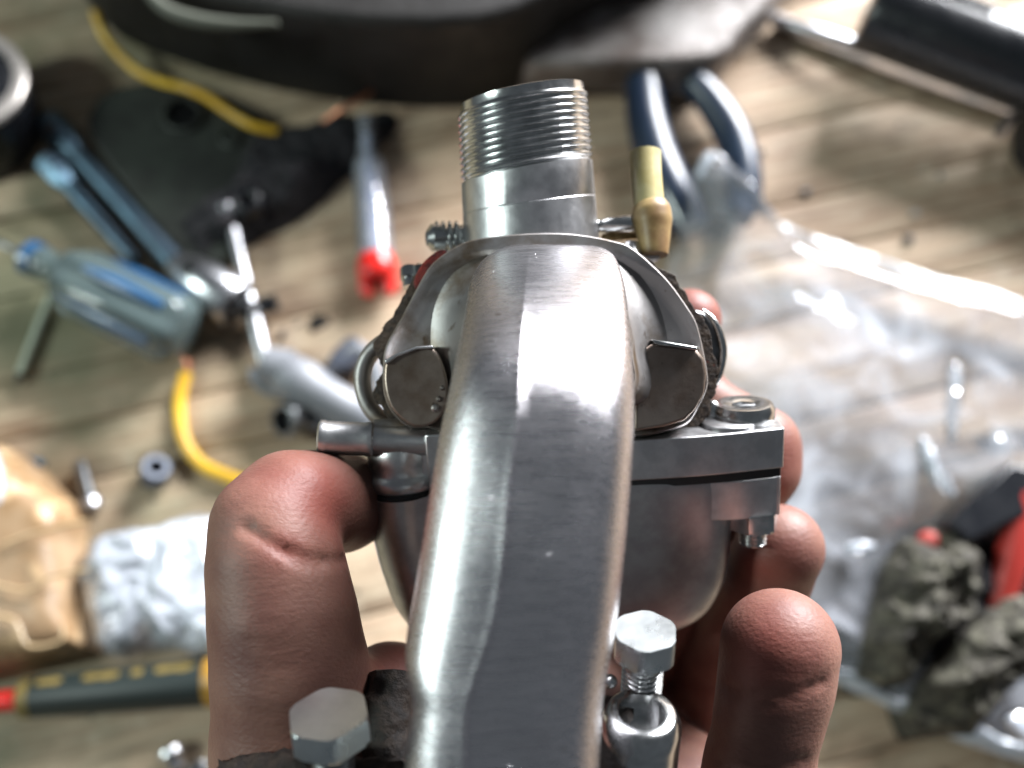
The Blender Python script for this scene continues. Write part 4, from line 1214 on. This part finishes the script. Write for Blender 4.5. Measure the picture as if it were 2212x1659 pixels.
# ---- grey cast clamp
t = thing('grey_clamp', 'light grey cast clamp with a hollow round end, left of the carburettor', 'clamp', 690, 850)
a, b = G(612, 805, .011), G(830, 930, .010); u = (b - a).normalized(); Lg = (b - a).length
mk('barrel', lathe(a, b, [(0, .0085), (.002, .0100), (.012, .0104), (.018, .0086), (Lg, .0082), (Lg + .002, .007)], 40), M['greyplastic'], t, angle=45)
side = u.cross(Vector((0, 0, 1))).normalized()
cc = a + u * .004 - side * .006
q0 = G(590, 800, .011)
mk('hollow_end', lathe(q0 + Vector((-.004, .002, .003)), q0 + Vector((.03, -.005, -.002)), [(.002, .0045), (0, .0060), (.001, .0078), (.012, .0090)], 36), M['greyplastic'], t, angle=50)
mk('bore', lathe(q0 + Vector((-.0038, .002, .003)), q0 + Vector((.03, -.005, -.002)), [(0, .0052), (.001, .0052)], 28), M['rubber'], t)
mk('foot', gprism([(548, 800), (585, 812), (620, 838), (610, 865), (575, 858), (545, 832)], 0, .007, 3, .05), M['greyplastic'], t, bevel=.001, angle=50)
mk('lower_flange', gprism([(610, 846), (640, 838), (780, 912), (800, 945), (700, 930), (650, 895)], 0, .005, 2, .05), M['greyplastic'], t, bevel=.001, angle=50)
arc = spline([G(705, 815, .006), G(735, 780, .007), G(760, 760, .008), G(790, 762, .008), G(810, 800, .008), (G(818, 850, .008)), G(800, 895, .008)], 8)
mk('hoop', tube(arc, .0036, 14, flat=1.0), M['greyplastic'], t, angle=60)
mk('hoop_block', gprism([(712, 800), (748, 752), (775, 742), (795, 765), (782, 800), (750, 815)], .001, .011, 2, .08), mat('dark_grey_block', (0.10, 0.11, 0.14), 0.35, 0.3), t, bevel=.001, angle=50)
t = thing('grey_socket', 'small dark grey open socket below the light grey clamp', 'socket', 628, 912)
c = G(635, 905, .008); d = Vector((-.5, -.35, .8)).normalized()
mk('socket_body', lathe(c - d * .006, c, [(0, .0062), (.001, .0078), (.012, .0080), (.013, .0072), (.013, .0056), (.006, .0052)], 8), M['darksteel'], t, bevel=.0005, angle=30)
mk('stem', lathe(c - d * .004 + Vector((.004, 0, 0)), c + Vector((.03, -.004, -.002)), [(0, .0055), (.014, .0050)], 20), M['darksteel'], t, angle=40)

# ---- loose hardware
t = thing('loose_bolt', 'small bolt with a bright round head lying left of the nut', 'bolt', 188, 1045)
a, b = G(196, 1088, .0045), G(172, 1000, .0035)
L_ = (b - a).length
mk('bolt_head', lathe(a - (b - a).normalized() * .003, b, [(0, .0016), (.0008, .0042), (.0035, .0046), (.0050, .0040)], 24), M['chrome'], t, angle=45)
mk('bolt_thread', threaded(a, b, .0030, .0011, 20), M['darksteel'], t, angle=28)
t = thing('loose_nut', 'small dark steel bushing standing left of the yellow wire piece', 'nut', 337, 1015)
c = G(335, 1020, .0045); d = Vector((.35, .25, .75)).normalized()
mk('bushing', lathe(c - d * .005, c, [(0, .0054), (.001, .0062), (.009, .0062), (.010, .0055), (.010, .0035), (.004, .0032)], 28), M['nutmetal'], t, angle=45)
tag(mk('small_screw', lathe(G(385, 1660, .003), G(372, 1625, .003), [(0, .0030), (.004, .0034), (.006, .0052), (.008, .0048), (.009, .002)], 20), M['chrome'], angle=45), 'tiny bright screw at the bottom edge left of the thumb', 'screw')
tag(mk('small_washer', lathe(G(430, 1662, .0005), G(430, 1662, .01), [(0, .0036), (.002, .0036), (.0024, .003)], 20), M['darksteel'], angle=45), 'tiny dark washer at the bottom edge beside the tiny bright screw', 'washer')
tag(mk('small_screw', lathe(G(52, 990, .0025), G(86, 1006, .0025), [(0, .0016), (.006, .0018), (.007, .003), (.009, .0026)], 14), M['bluemetal'], angle=45), 'tiny greenish screw lying above the brown tape parcel', 'screw')
tag(mk('black_disc', lathe(G(690, 702, 0), G(690, 702, .01), [(0, .0047), (.0006, .0047), (.0008, .004)], 28), M['rubber'], angle=45), 'flat black rubber disc on bare wood right of the slim tool', 'disc')
tag(mk('dark_chip', lathe(G(605, 735, .0008), G(614, 712, .0008), [(0, .0008), (.002, .0014), (.004, .0012), (.0055, .0005)], 10), M['rubber'], angle=45), 'small dark sliver left of the flat black rubber disc', 'chip')
for k, (x, y, r, lb) in enumerate(((1690, 720, .0016, 'tiny dark crumb above the upper edge of the plastic bag'), (2030, 380, .0014, 'tiny pale crumb on the wood at the far right'), (1975, 463, .0020, 'small pale pebble on the wood above the plastic bag'), (1960, 520, .0024, 'small dark grey pebble below the pale pebble'), (1740, 418, .0020, 'small dark pebble on the wood right of the plier handles'), (1645, 330, .0014, 'tiny dark crumb close to the plier handles'))):
    if k == 0: continue
    c = G(x, y, 0)
    v, f = lathe(c, c + Vector((0, 0, 1)), [(0, r * .9), (r * .5, r), (r, r * .8), (r * 1.3, r * .3)], 9)
    v = [p + Vector((fbm(p * 700), fbm(p * 700 + Vector((3, 3, 3))), 0)) * r * .35 for p in v]
    tag(mk('crumb', (v, f), M['darksteel'] if 'dark' in lb else M['ring'], angle=60), lb, 'crumb')

# ---- brown taped parcel and clear wrap
t = thing('taped_parcel', 'brown tape-wrapped parcel with clear plastic at its upper left corner', 'parcel', 80, 1250)
mk('parcel_body', mound([(-160, 960), (-60, 950), (60, 985), (120, 1040), (190, 1110), (190, 1180), (205, 1260), (212, 1340), (228, 1400), (200, 1425), (60, 1460), (-60, 1485), (-180, 1480), (-200, 1200)], .024, .0016, 20, power=9, seed=4, ridged=True), M['tape'], t, angle=60)
mk('clear_cover', mound([(-120, 950), (-40, 930), (20, 960), (60, 1020), (80, 1090), (60, 1130), (-20, 1140), (-120, 1120)], .012, .004, 60, base=.022, seed=8, ridged=True), M['wrap'], t, angle=180, up=True)
for pts_ in ([(-20, 1260), (60, 1275), (110, 1245), (190, 1230)], [(-30, 1330), (30, 1340), (60, 1395), (130, 1385), (135, 1350)], [(10, 1175), (80, 1150), (190, 1125)]):
    mk('tape_fold', tube(spline([G(x, y, .0285) for x, y in pts_], 6), .0008, 8, flat=.7), mat('glossy_tape_edge', (0.42, 0.30, 0.17), 0.35, coat=.2), t, angle=60)
wr = mk('plastic_wrap', mound([(196, 1180), (240, 1150), (300, 1140), (360, 1135), (400, 1115), (450, 1112), (520, 1120), (560, 1260), (540, 1420), (440, 1420), (390, 1405), (330, 1410), (270, 1428), (215, 1400), (200, 1310), (190, 1250)], .014, .006, 30, power=4, seed=11, ridged=True, rings=34), M['wrap'], angle=180, up=True)
tag(wr, 'crinkled clear plastic wrap between the brown parcel and the thumb', 'plastic wrap')

# ---- dark green pen with yellow marks
t = thing('utility_pen', 'dark green barrel tool with yellow marks and a red tip, below the parcel', 'tool', 260, 1490)
a, b = G(62, 1508, .0095), G(560, 1462, .0095); u = (b - a).normalized(); Lp = (b - a).length
mk('barrel', lathe(a, b, [(0, .0062), (.002, .0076), (Lp * .8, .0092), (Lp, .0092)], 36), M['penbody'], t, angle=50)
mk('end_band', lathe(a - u * .002, b, [(0, .0072), (.0045, .0078)], 32), M['yellowprint'], t, angle=50)
mk('red_tip', lathe(a - u * .034, b, [(0, .0012), (.004, .0036), (.032, .0040)], 24), M['red'], t, angle=50)
side = u.cross(Vector((0, 0, 1))).normalized()
for s0, s1 in ((.06, .17), (.26, .42), (.47, .52), (.57, .74)):
    up = Vector((0, 0, 1)) * .72 - side * .70
    V, F = [], []
    for i in range(9):
        for j in range(5):
            tt = s0 + (s1 - s0) * i / 8
            rr_ = (.0076 + (.0092 - .0076) * min(1, tt / .8)) + .00012
            w_ = (0.42 + 0.10 * math.sin(i * 1.3)) * math.sin(math.pi * (i + .6) / 9.2) ** .4
            an = R(42) + (j / 4 - .5) * w_
            V.append(a + u * Lp * tt + (Vector((0, 0, 1)) * math.cos(an) - side * math.sin(an)) * rr_)
    for i in range(8):
        for j in range(4):
            q = i * 5 + j; F.append((q, q + 1, q + 6, q + 5))
    mk('yellow_mark', (V, F), M['yellowprint'], t, angle=80)
mk('orange_band', lathe(a + u * Lp * .775, b, [(0, .0091), (.0005, .0096), (.010, .0096), (.0105, .0092)], 36), mat('orange_band', (0.38, 0.20, 0.03), .4), t, angle=50)

# ---- plier handles
t = thing('pliers', 'pliers with two curved glossy dark blue handles, beyond the yellow hose', 'pliers', 1480, 330)
h1 = spline([G(1500, 175, .014), G(1545, 230, .013), G(1585, 300, .012), G(1604, 370, .012), G(1605, 430, .012), G(1590, 470, .012)], 8)
mk('handle', tube(h1, [.0070 + .0018 * math.sin(math.pi * i / 40) for i in range(41)], 18), M['blue'], t, angle=60)
h2 = spline([G(1390, 175, .014), G(1395, 250, .013), G(1415, 330, .012), G(1445, 400, .012), G(1475, 460, .011), G(1490, 500, .010)], 8)
mk('handle', tube(h2, [.0085 + .0015 * math.sin(math.pi * i / 40) for i in range(41)], 18), M['blue'], t, angle=60)
mk('joint', lathe(G(1450, 150, .004), G(1450, 150, .03), [(0, .013), (.012, .013), (.014, .011)], 30), M['darksteel'], t, angle=50)

# ---- hand pump with chromed frame at the top right
t = thing('hand_pump', 'black cylinder with a chromed frame rod at the upper right corner', 'pump', 2050, 90)
a, b = G(1872, 18, .030), G(2330, 190, .030); u = (b - a).normalized()
mk('black_barrel', lathe(a, b, [(0, .012), (.001, .0170), (.004, .0185), (.12, .0190), (.20, .0190)], 44), M['blackplastic'], t, angle=45)
side = u.cross(Vector((0, 0, 1))).normalized()
mk('barrel_ridge', tube([a + u * .005 + Vector((0, 0, .0175)) - side * .006, a + u * .05 + Vector((0, 0, .0180)) - side * .006], [.003, .0024], 12), M['blackplastic'], t, angle=50)
r1 = spline([G(1672, 42, .006), G(1800, 82, .012), G(1960, 130, .014), G(2110, 178, .014), G(2215, 215, .014), G(2330, 255, .014)], 6)
mk('frame_rod', tube(r1, .0034, 16), M['chrome'], t, angle=60)
r2 = spline([G(2215, 212, .012), G(2190, 250, .008), G(2150, 290, .004)], 5)
mk('frame_strut', tube(r2, .0024, 12), M['chrome'], t, angle=60)
mk('end_block', gprism([(2196, 235), (2250, 215), (2330, 250), (2330, 420), (2240, 400), (2180, 340)], 0, .022, 2, .02), M['casing'], t, bevel=.002, angle=50)
mk('rod_shadow', gprism([(1668, 62), (1760, 82), (1900, 128), (2060, 180), (2180, 220), (2175, 262), (2050, 222), (1900, 168), (1760, 110), (1670, 78)], 0, .0045, 1, .0), mat('rod_shadow_brown', (0.11, 0.075, 0.045), .6, .3, var=(0.05, .035, .02), vscale=80), t, bevel=.0008)  # brown strip standing in for the shadow below the frame rod

# ---- large clear plastic bag on the right
bagroot = thing('plastic_bag', 'large crinkled clear plastic bag spread over the right of the bench', 'bag', 1850, 900)
outl = [(1500, 395), (1548, 440), (1600, 500), (1660, 520), (1780, 548), (1900, 590), (2010, 625), (2110, 650), (2240, 700), (2420, 780), (2520, 1100), (2520, 1500), (2400, 1720), (2240, 1660), (2080, 1610), (1960, 1560), (1850, 1505), (1740, 1460), (1560, 1440), (1400, 1350), (1360, 1100), (1380, 860), (1410, 700), (1425, 600), (1455, 520), (1470, 440)]
bag_out = closed_spline([G(x, y, 0) for x, y in outl], 12)
def bag_sheet(z0, amp, seed, f=1.0):
    c = G(1880, 1000, 0); m_ = len(bag_out); V, F = [], []; rings = 60
    for i in range(rings + 1):
        t_ = 1 - i / rings
        for p in bag_out:
            q = c + (p - c) * t_ * f
            s_ = Vector((q.x * 13, q.y * 13, seed))
            edge = min(1, (1 - t_) * 5)
            big = ridge(Vector((q.x * 7, q.y * 7, seed)), 1)
            fine = ridge(Vector((q.x * 22, q.y * 22, seed + 3)), 2)
            tipz = .016 * math.exp(-((q - G(1510, 420, 0)).length / .035) ** 2)
            dip = 1 - .85 * math.exp(-((q - G(2050, 1340, 0)).length / .042) ** 4)
            z = .003 + (z0 * (.25 + .75 * edge) + amp * big * (.3 + .7 * edge) + amp * .22 * fine * edge) * dip + tipz
            V.append(Vector((q.x + .0015 * fine, q.y, max(.0012, z))))
        if i:
            for k in range(m_):
                k2 = (k + 1) % m_; a_ = (i - 1) * m_; b_2 = i * m_
                F.append((a_ + k, a_ + k2, b_2 + k2, b_2 + k))
    return V, F
mk('top_sheet', bag_sheet(.022, .0065, 1.5), M['film'], bagroot, angle=180, up=True)
sheet_v = bag_sheet(.022, .0065, 1.5)[0]
def edge_band(k0, k1, rings, lift=.0012):
    m_ = len(bag_out); V, F = [], []
    n_ = k1 - k0
    for s_ in (0, 1):
        for i in range(rings + 1):
            for k in range(k0, k1):
                p = sheet_v[i * m_ + k % m_]
                w_ = 1 - .5 * fbm((k * .11, i * .3, 2)) * (i / rings)
                q = sheet_v[k % m_] + (p - sheet_v[k % m_]) * w_
                V.append(q + Vector((0, 0, lift + (.0016 * math.sin(math.pi * i / rings) if s_ == 0 else -.0010) + .0006 * fbm((k * .35, i * .6, 5)))))
    a_ = (rings + 1) * n_
    for i in range(rings):
        for k in range(n_ - 1):
            F.append((i * n_ + k, i * n_ + k + 1, (i + 1) * n_ + k + 1, (i + 1) * n_ + k))
            F.append((a_ + i * n_ + k, a_ + (i + 1) * n_ + k, a_ + (i + 1) * n_ + k + 1, a_ + i * n_ + k + 1))
    return V, F
mk('folded_edge', edge_band(0, 12 * 9, 3), M['hem'], bagroot, angle=180)
mk('folded_edge', edge_band(12 * 12, 12 * 17, 4), M['wrap'], bagroot, angle=180)
mk('folded_edge', edge_band(12 * 25, 12 * 29 + 8, 2), M['wrap'], bagroot, angle=180)
def sheet_patch(outline, seed, h=.0018):
    """pocket of film standing up in a fold"""
    x0 = sum(p[0] for p in outline) / len(outline); y0 = sum(p[1] for p in outline) / len(outline)
    return mound(outline, h, .0012, 60, power=2, base=.027, seed=seed, ridged=True, rings=14, n=6)
for i_, pts_ in enumerate(([(1982, 830), (2000, 822), (2016, 845), (2010, 920), (2002, 985), (1984, 990), (1980, 900)], [(2036, 985), (2080, 962), (2140, 962), (2170, 978), (2150, 1005), (2090, 1012), (2050, 1005)],
             [(1775, 1198), (1810, 1188), (1840, 1198), (1820, 1216), (1786, 1216)], [(1925, 985), (1940, 980), (1965, 1040), (2000, 1090), (1985, 1098), (1945, 1055)],
             [(2090, 1540), (2150, 1530), (2230, 1560), (2300, 1620), (2200, 1610), (2120, 1580)])):
    mk('film_fold', sheet_patch(pts_, 40 + i_), M['wrap'], bagroot, angle=180, up=True)

# ---- things inside and under the bag
tag(mk('rag_bundle', mound([(1805, 1440), (1835, 1300), (1880, 1205), (1960, 1135), (2040, 1150), (2075, 1230), (2035, 1345), (1960, 1440), (1900, 1500), (1835, 1500)], .026, .011, 48, power=3, ridged=True, seed=21), M['moss'], angle=180),
    'rough olive-brown rag bundle on the plastic bag, nearest to the fingertips', 'bundle')
tag(mk('rag_bundle', mound([(1930, 1500), (1995, 1400), (2070, 1310), (2150, 1270), (2190, 1330), (2160, 1440), (2090, 1530), (2010, 1600), (1935, 1600)], .027, .011, 48, power=3, ridged=True, seed=25), M['moss'], angle=180),
    'mossy bundle in the bag with a pale patch, left of the red tube foot', 'bundle')
tag(mk('black_scrap', mound([(1990, 1180), (2080, 1140), (2160, 1150), (2200, 1240), (2170, 1350), (2090, 1420), (2000, 1430), (1950, 1380), (1960, 1260)], .022, .004, 80, power=3, seed=31), M['rag'], angle=180),
    'black crumpled scrap between the two bundles on the bag', 'scrap')
V = gprism([(1965, 1160), (2095, 1035), (2225, 1075), (2210, 1120), (2110, 1150), (2010, 1200)], .006, .034, 0, .02)
tag(mk('black_block', V, M['blackplastic'], bevel=.0015, angle=40), 'black angular block lying above the black scrap on the bag', 'block')
t = thing('red_tube', 'red plastic tube slanting down at the lower right edge', 'tube', 2165, 1240)
a, b = G(2222, 1065, .030), G(2132, 1400, .014); u = (b - a).normalized(); La = (b - a).length
mk('tube_body', lathe(a, b, [(0, .0056), (.002, .0064), (La * .55, .0062), (La * .8, .0050), (La, .0034), (La + .002, .002)], 28), M['tubered'], t, angle=50)
tag(mk('red_stopper', lathe(G(2005, 1172, .022), G(2005, 1172, .04), [(0, .0040), (.003, .0044), (.0045, .0036), (.005, .002)], 24), M['dullred'], angle=50), 'small round red stopper on top of the bundle nearest the fingertips', 'stopper')
tag(mk('grey_block', gprism([(2190, 1290), (2290, 1230), (2400, 1260), (2400, 1480), (2260, 1500), (2165, 1410)], 0, .016, 2, .03), mat('slate_plastic', (0.10, 0.115, 0.14), .4), bevel=.002, angle=50),
    'slate grey plastic block at the right edge beside the red tube', 'block')
tag(mk('black_cable', tube(spline([G(2110, 1370, .012), G(2140, 1405, .010), G(2190, 1440, .008), G(2260, 1470, .006), G(2340, 1480, .005)], 6), .0036, 12), M['rubber'], angle=60),
    'short black cable under the foot of the red tube', 'cable')
